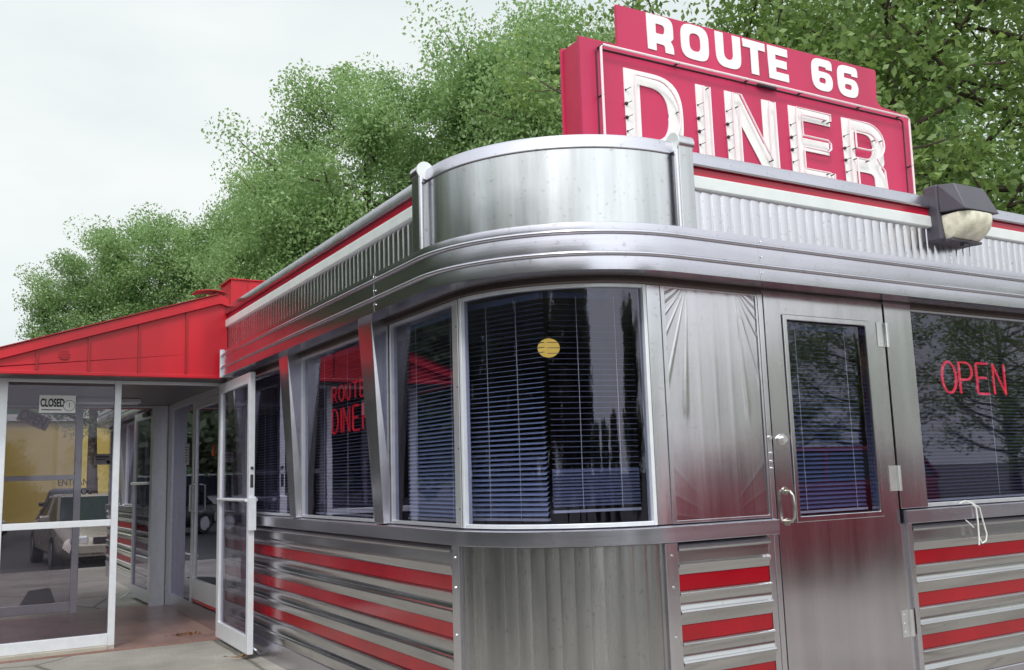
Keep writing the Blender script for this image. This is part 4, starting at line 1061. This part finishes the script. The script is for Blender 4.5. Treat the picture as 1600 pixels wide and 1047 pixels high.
# ================================================================= BACKDROP BUILDING AND HILLS
Y_ = empty('yellow_building', (0, 41, 0), 'long low yellow block building across the car park', 'building')
q = MB(); q.box(-5.5, 34, 0, 12, -0.2, 4.15); q.build('wall', 'yellow', Y_)
q = MB(); q.box(-5.7, 34.2, -0.2, 12.2, 4.151, 4.42); q.build('roof_edge', 'cap', Y_)
q = MB()
for i in range(5): q.box(-5 + i * 9, -4.6 + i * 9, -0.12, -0.005, -0.2, 4.14)
q.build('pier', 'yellow', Y_)
def hill(name, cx, cy, rx, ry, h, seed):
    n, m_ = 60, 26; vs = []; fs = []; rr = random.Random(seed); ph = [rr.uniform(0, 6.3) for _ in range(6)]
    for j in range(m_ + 1):
        r = j / m_
        for i in range(n):
            a = 2 * PI * i / n
            k = 1 + 0.10 * math.sin(3 * a + ph[0]) + 0.05 * math.sin(7 * a + ph[1])
            z = h * (math.cos(PI * r) * 0.5 + 0.5) * (1 + 0.06 * math.sin(9 * a + r * 14 + ph[2])) - 0.5
            vs.append((cx + rx * r * k * math.cos(a), cy + ry * r * k * math.sin(a), z))
    for j in range(m_):
        for i in range(n): fs.append((j * n + i, j * n + (i + 1) % n, (j + 1) * n + (i + 1) % n, (j + 1) * n + i))
    q = MB(); q.add(vs, fs); return tag(q.build(name, 'hill', smooth=True, angle=80), kind='structure')
hill('hill', 7.5, 150, 26, 20, 14.5, 1); hill('hill', -45, 190, 60, 30, 17, 3); hill('hill', 70, 190, 70, 35, 17, 4)

# ================================================================= CARS
def wheel(parent, x, y, r=0.32, side=1):
    q = MB(); q.tube([(x, y - 0.10 * side, r), (x, y + 0.10 * side, r)], r, 28); t = q.build('wheel', 'tyre', parent, smooth=True, angle=40, bevel=0.02)
    q = MB(); q.tube([(x, y + 0.101 * side, r), (x, y + 0.108 * side, r)], r * 0.66, 24)
    q.build('rim', 'rim', t, smooth=True, angle=40)
def car(name, label, cat, loc, rz, paint, Lc=4.6, Wc=1.78, Hc=1.45, belt=0.92, hood=1.15, trunk=0.55, windl=0.75, rearl=0.5, group='cars in the car park'):
    c = empty(name, loc, label, cat, group, rz)
    h = Wc / 2; x0, x1 = -Lc / 2, Lc / 2
    # body sections along x (front = +x): each section an 8-point half outline mirrored
    secs = []
    xs = [x0, x0 + .06, x0 + .35, x0 + trunk, 0, x1 - hood, x1 - .45, x1 - .10, x1]
    tops = [belt * .62, belt * .92, belt, belt + .02, belt + .01, belt, belt * .86, belt * .72, belt * .5]
    wid = [.80, .90, .97, 1, 1, 1, .97, .90, .78]
    for x, tp, wk in zip(xs, tops, wid):
        lo = 0.22 if x0 + .2 < x < x1 - .2 else 0.30
        hh = h * wk
        secs.append([(x, -hh * .80, lo), (x, -hh * .97, lo + .12), (x, -hh, (lo + tp) / 2), (x, -hh * .96, tp - .06), (x, -hh * .86, tp), (x, hh * .86, tp), (x, hh * .96, tp - .06), (x, hh, (lo + tp) / 2), (x, hh * .97, lo + .12), (x, hh * .80, lo)])
    vs = [p for s_ in secs for p in s_]; n = 10; fs = []
    for i in range(len(secs) - 1):
        for k in range(n): fs.append((i * n + k, i * n + (k + 1) % n, (i + 1) * n + (k + 1) % n, (i + 1) * n + k))
    fs += [tuple(range(n)), tuple(range((len(secs) - 1) * n, len(secs) * n))]
    q = MB(); q.add(vs, fs); q.build('body', paint, c, smooth=True, angle=38)
    a0, a1 = x0 + trunk - .15, x1 - hood + .1
    b0, b1 = a0 + rearl, a1 - windl
    w0, w1 = h * .86, h * .68
    V8 = [(a0, -w0, belt - .01), (a1, -w0, belt - .01), (a1, w0, belt - .01), (a0, w0, belt - .01), (b0, -w1, Hc - .05), (b1, -w1, Hc - .05), (b1, w1, Hc - .05), (b0, w1, Hc - .05)]
    q = MB(); q.add(V8, [(0, 1, 2, 3), (4, 5, 6, 7), (0, 1, 5, 4), (1, 2, 6, 5), (2, 3, 7, 6), (3, 0, 4, 7)]); q.build('cabin_glass', 'carglass', c, bevel=0.03)
    q = MB(); q.add([(b0 - .03, -w1 - .02, Hc - .06), (b1 + .04, -w1 - .02, Hc - .06), (b1 + .04, w1 + .02, Hc - .06), (b0 - .03, w1 + .02, Hc - .06), (b0 + .08, -w1 * .9, Hc), (b1 - .08, -w1 * .9, Hc), (b1 - .08, w1 * .9, Hc), (b0 + .08, w1 * .9, Hc)],
                    [(0, 1, 2, 3), (4, 5, 6, 7), (0, 1, 5, 4), (1, 2, 6, 5), (2, 3, 7, 6), (3, 0, 4, 7)]); q.build('roof', paint, c, bevel=0.03)
    q = MB()
    for s_ in (-1, 1):
        for (xa, za, xb, zb_) in ((a1, 0, b1, 1), (a0, 0, b0, 1), ((a0 + a1) / 2 - .05, 0, (b0 + b1) / 2, 1)):
            q.tube([(xa, s_ * (w0 + .005), belt - .01), (xb, s_ * (w1 + .005), Hc - .05)], 0.028, 6)
    q.build('window_pillar', paint, c)
    for s_ in (-1, 1):
        for wx in (x0 + .85, x1 - .85): wheel(c, wx, s_ * (h - .10), 0.32, s_)
        q = MB(); q.box(x1 - .22, x1 - .035, s_ * h * .60 - .15, s_ * h * .60 + .15, belt * .60, belt * .60 + .14); q.build('headlight', 'lampc', c, bevel=0.03)
        q = MB(); q.box(x0 + .01, x0 + .14, s_ * h * .66 - .13, s_ * h * .66 + .13, belt * .62, belt * .62 + .2); q.build('tail_light', 'lampr', c, bevel=0.02)
        q = MB(); q.box(a1 - .18, a1 - .02, s_ * (h + .10) - .09, s_ * (h + .10) + .09, belt + .02, belt + .15); q.build('mirror', paint, c, bevel=0.03)
    q = MB(); q.box(x1 - .03, x1 + .03, -h * .74, h * .74, 0.34, 0.50); q.build('bumper', paint, c, bevel=0.02)
    q = MB(); q.box(x0 - .03, x0 + .03, -h * .74, h * .74, 0.34, 0.52); q.build('bumper', paint, c, bevel=0.02)
    q = MB(); q.box(x1 - .06, x1 + .005, -h * .35, h * .35, 0.53, 0.62); q.build('grille', 'dark', c)
    return c
car('parked_car', 'beige car with its front towards the diner beyond the porch glass', 'car', (0.38, 17.4, -0.17), R_(-88), 'car_beige', hood=1.05, Hc=1.38, belt=0.86, windl=1.15, rearl=0.8)
car('parked_car', 'dark grey hatchback seen from behind beyond the beige car', 'car', (1.45, 30.5, -0.17), R_(82), 'car_grey', Lc=4.2, Hc=1.50, trunk=0.25, rearl=0.35)
car('parked_car', 'black car at the left edge of the car park', 'car', (-2.95, 26.5, -0.17), R_(-35), 'car_black')
car('parked_van', 'white van parked left of the porch, mirrored in the inner door', 'van', (-6.9, 37.0, -0.17), R_(-75), 'car_white', Lc=5.0, Hc=1.9, belt=1.05, trunk=0.2, rearl=0.15, hood=0.9, windl=0.7)
car('parked_van', 'maroon van behind the camera, mirrored in the steel side door', 'van', (6.9, -5.8, -0.17), R_(182), 'car_maroon', Lc=5.4, Wc=1.95, Hc=1.72, belt=1.28, trunk=0.2, rearl=0.2, hood=1.0, windl=0.8)

# ================================================================= TREES
def tree_meshes(seed, H, crown_r, crown_z0, leaf, nclump, per, lm, loose=1.0):
    """returns (trunk mesh builder, crown mesh) - tapered trunk, limbs and leaf sprays"""
    rr = random.Random(seed); rng = np.random.default_rng(seed)
    tb = MB()
    top = Vector((rr.uniform(-.3, .3), rr.uniform(-.3, .3), H * 0.88))
    trunk = [Vector((0, 0, 0)).lerp(top, t) + Vector((math.sin(t * 5 + seed) * .12, math.cos(t * 4 + seed) * .12, 0)) * t for t in [i / 9 for i in range(10)]]
    r0 = 0.028 * H
    tb.tube(trunk, r0, 10, taper=[r0 * (1 - 0.92 * i / 9) + 0.015 for i in range(10)])
    clumps = []
    nl = 26
    for i in range(nl):
        t0 = max(0.18, crown_z0 / H * 0.9); t = t0 + (0.98 - t0) * (i / nl)
        k = t * 9; p = trunk[min(8, int(k))].lerp(trunk[min(9, int(k) + 1)], k - int(k))
        zf = (p.z - crown_z0) / (H - crown_z0)
        rad = crown_r * math.sqrt(max(0.05, 1 - (max(0, zf - 0.35) / 0.68) ** 2)) * rr.uniform(0.6, 1.05) * (0.75 if zf < 0.1 else 1)
        a = i * 2.4 + rr.uniform(-.5, .5)
        up = rr.uniform(0.15, 0.6) + zf * 0.4
        e = p + Vector((math.cos(a) * rad, math.sin(a) * rad, rad * up))
        mid = p.lerp(e, 0.5) + Vector((rr.uniform(-.2, .2), rr.uniform(-.2, .2), -0.10 * rad))
        rl = r0 * 0.42 * (1 - t * 0.7)
        tb.tube([p, p.lerp(mid, .5), mid, mid.lerp(e, .5), e], rl, 6, taper=[rl, rl * .8, rl * .6, rl * .4, rl * .15])
        for s_ in range(5):
            q0 = mid.lerp(e, rr.uniform(-.5, 1)); a2 = a + rr.uniform(-1.3, 1.3); l2 = rad * rr.uniform(.25, .5)
            e2 = q0 + Vector((math.cos(a2) * l2, math.sin(a2) * l2, l2 * rr.uniform(-.1, .8)))
            tb.tube([q0, q0.lerp(e2, .5) + Vector((0, 0, -.03 * l2)), e2], rl * .3, 5, taper=[rl * .35, rl * .25, rl * .1])
            clumps += [e2, q0.lerp(e2, .6)]
        clumps += [e, mid.lerp(e, .6)]
    while len(clumps) < nclump:
        th = rr.uniform(0, 2 * PI); z = crown_z0 + (H - crown_z0) * rr.random() ** 0.85
        zf = (z - crown_z0) / (H - crown_z0)
        rmax = crown_r * math.sqrt(max(0.03, 1 - (max(0, zf - 0.35) / 0.67) ** 2)) * (0.55 + 0.45 * min(1, zf * 4))
        r = rmax * (rr.random() ** 0.35) * rr.uniform(.85, 1.1)
        clumps.append(Vector((math.cos(th) * r + top.x * zf, math.sin(th) * r + top.y * zf, z)))
    C = np.array([tuple(c) for c in clumps]); nC = len(C)
    size = rng.uniform(0.22, 0.50, nC) * loose * crown_r / 3.0
    idx = np.repeat(np.arange(nC), per)
    off = rng.normal(0, 1, (len(idx), 3)); rn = np.linalg.norm(off, axis=1)[:, None]; off = off / rn * np.minimum(rn, 1.75) * np.array([1, 1, .62])
    ctr = C[idx] + off * size[idx][:, None]
    ctr = ctr[ctr[:, 2] > crown_z0 * 0.6]
    n = len(ctr)
    a = rng.normal(0, 1, (n, 3)); a[:, 2] = a[:, 2] * .5 - .35; a /= np.linalg.norm(a, axis=1)[:, None]
    b = rng.normal(0, 1, (n, 3)); b -= (b * a).sum(1)[:, None] * a; b /= np.linalg.norm(b, axis=1)[:, None]
    c = np.cross(a, b)
    s_ = leaf * rng.uniform(.6, 1.35, n)[:, None]
    v = np.stack([ctr - a * s_, ctr + b * s_ * .52 + c * s_ * .16, ctr + a * s_, ctr - b * s_ * .52 + c * s_ * .16], 1).reshape(-1, 3)
    me = bpy.data.meshes.new('crown')
    me.vertices.add(n * 4); me.vertices.foreach_set('co', v.ravel().astype(np.float32))
    me.loops.add(n * 4); me.loops.foreach_set('vertex_index', np.arange(n * 4, dtype=np.int32))
    me.polygons.add(n); me.polygons.foreach_set('loop_start', np.arange(0, n * 4, 4, dtype=np.int32))
    me.update(calc_edges=True); me.materials.append(M[lm])
    return tb, me
def make_tree(seed, H, r, z0, leaf, nclump, per, lm, name='broadleaf_tree', loose=1.0):
    tb, me = tree_meshes(seed, H, r, z0, leaf, nclump, per, lm, loose)
    t = empty(name)
    tb.build('trunk', 'bark', t, smooth=True, angle=60)
    c = bpy.data.objects.new('crown', me); COL.objects.link(c); c.parent = t
    return t
protoA = make_tree(11, 10.5, 2.9, 1.6, 0.050, 560, 185, 'leafa')
protoB = make_tree(23, 10.0, 3.2, 1.2, 0.050, 560, 185, 'leafa')
protoE = make_tree(67, 10.5, 3.0, 5.6, 0.052, 420, 185, 'leafa')
protoC = make_tree(37, 9.0, 3.4, 2.2, 0.060, 420, 85, 'leafb', loose=0.8)
protoD = make_tree(51, 9.0, 3.6, 1.0, 0.12, 460, 95, 'leafd')
protoF = make_tree(83, 9.0, 3.6, 1.6, 0.085, 190, 28, 'leafb', loose=0.8)
used = set()
def put(proto, x, y, s_, rz, label, zs=1.0, group='trees behind the diner'):
    t = proto if proto.name not in used else copy_tree(proto)
    used.add(proto.name); t.location = (x, y, -0.2); t.scale = (s_, s_, s_ * zs); t.rotation_euler.z = rz
    return tag(t, label, 'tree', group)
put(protoE, 1.1, 22.9, 0.54, 0.3, 'lowest tree at the far left end of the treeline above the porch', 1.28)
put(protoE, 2.5, 22.4, 0.66, 1.9, 'second tree from the left end of the treeline', 1.20)
put(protoA, 4.4, 21.6, 0.70, 4.0, 'third tree from the left, where the treeline starts to climb', 1.20)
put(protoB, 4.0, 16.4, 0.62, 2.7, 'light green tree with a steep left flank above the red porch roof', 1.24)
put(protoA, 5.7, 15.8, 0.80, 2.2, 'tall tree with sloping left flank in the middle of the treeline', 1.27)
put(protoB, 8.7, 13.3, 0.84, 5.0, 'tallest green tree rising over the rounded corner parapet', 1.38)
put(protoB, 4.9, 18.8, 0.66, 0.9, 'tree filling the skyline between the steep left flank and the third tree', 1.38)
put(protoA, 9.2, 14.6, 0.95, 1.2, 'tall tree just left of the red rooftop sign', 1.16)
put(protoB, 10.1, 12.4, 0.84, 3.4, 'tree directly behind the left end of the rooftop sign', 1.14)
put(protoC, 8.9, 8.2, 0.95, 0.8, 'dark leafed tree behind the middle of the rooftop sign', 1.10)
put(protoC, 10.6, 5.6, 1.05, 2.6, 'large overhanging tree behind the right end of the rooftop sign', 1.12)
put(protoC, 13.2, 4.4, 1.15, 4.4, 'dark tree at the right edge behind the floodlight', 1.10)
put(protoB, 16.0, 10.5, 1.05, 5.4, 'farther green tree filling the gap right of the rooftop sign', 1.15)
# trees round the car park (mirrored in the steel and the windows)
k = 0
places = ['opposite the side door', 'left of centre across the road', 'right of centre across the road', 'at the far right of the car park', 'past the maroon van', 'beyond the end of the car park', 'near the far kerb']
for i, (x, y, s_) in enumerate(((9, -19, .52), (14, -20, .66), (20, -18, .6), (26.5, -20, .8), (33, -17, .8), (38, -10, .7), (42, -24, 1.1))):
    put(protoF, x, y, s_, i * 1.3, 'thin leafed roadside tree ' + places[i], 1.0, 'trees across the car park')
places = ['nearest the porch', 'beside the white van', 'behind the white van', 'at the corner of the yellow building', 'towards the road', 'farther along the road', 'behind the camera', 'across the junction', 'at the end of the lane', 'by the entrance lane', 'past the entrance lane', 'past the far hedge', 'in the low hedge', 'at the left end of the low hedge', 'at the right end of the low hedge', 'west of the lane', 'south of the lane', 'by the far junction']
for i, (x, y, s_) in enumerate(((-10.5, 15, 1.15), (-9.5, 24, 1.45), (-11, 34, 1.6), (-12, 46, 1.6), (-15, 8, .85), (-17, 1, .8), (-14, -15, .85), (-9.8, -18, .8), (-20, 5, .9), (4.6, -19, .62), (-19, -6, .9), (-18, -11, .9), (-3.6, -18.5, .30), (-6.2, -18.5, .30), (-1.0, -18.5, .32), (-17, -2.5, .85), (-12.5, -19, .85), (-16, 12, .9))):
    put(protoD, x, y, s_, i * 2.1, 'dense dark tree at the car park edge ' + places[i], 1.0, 'trees round the car park edge')
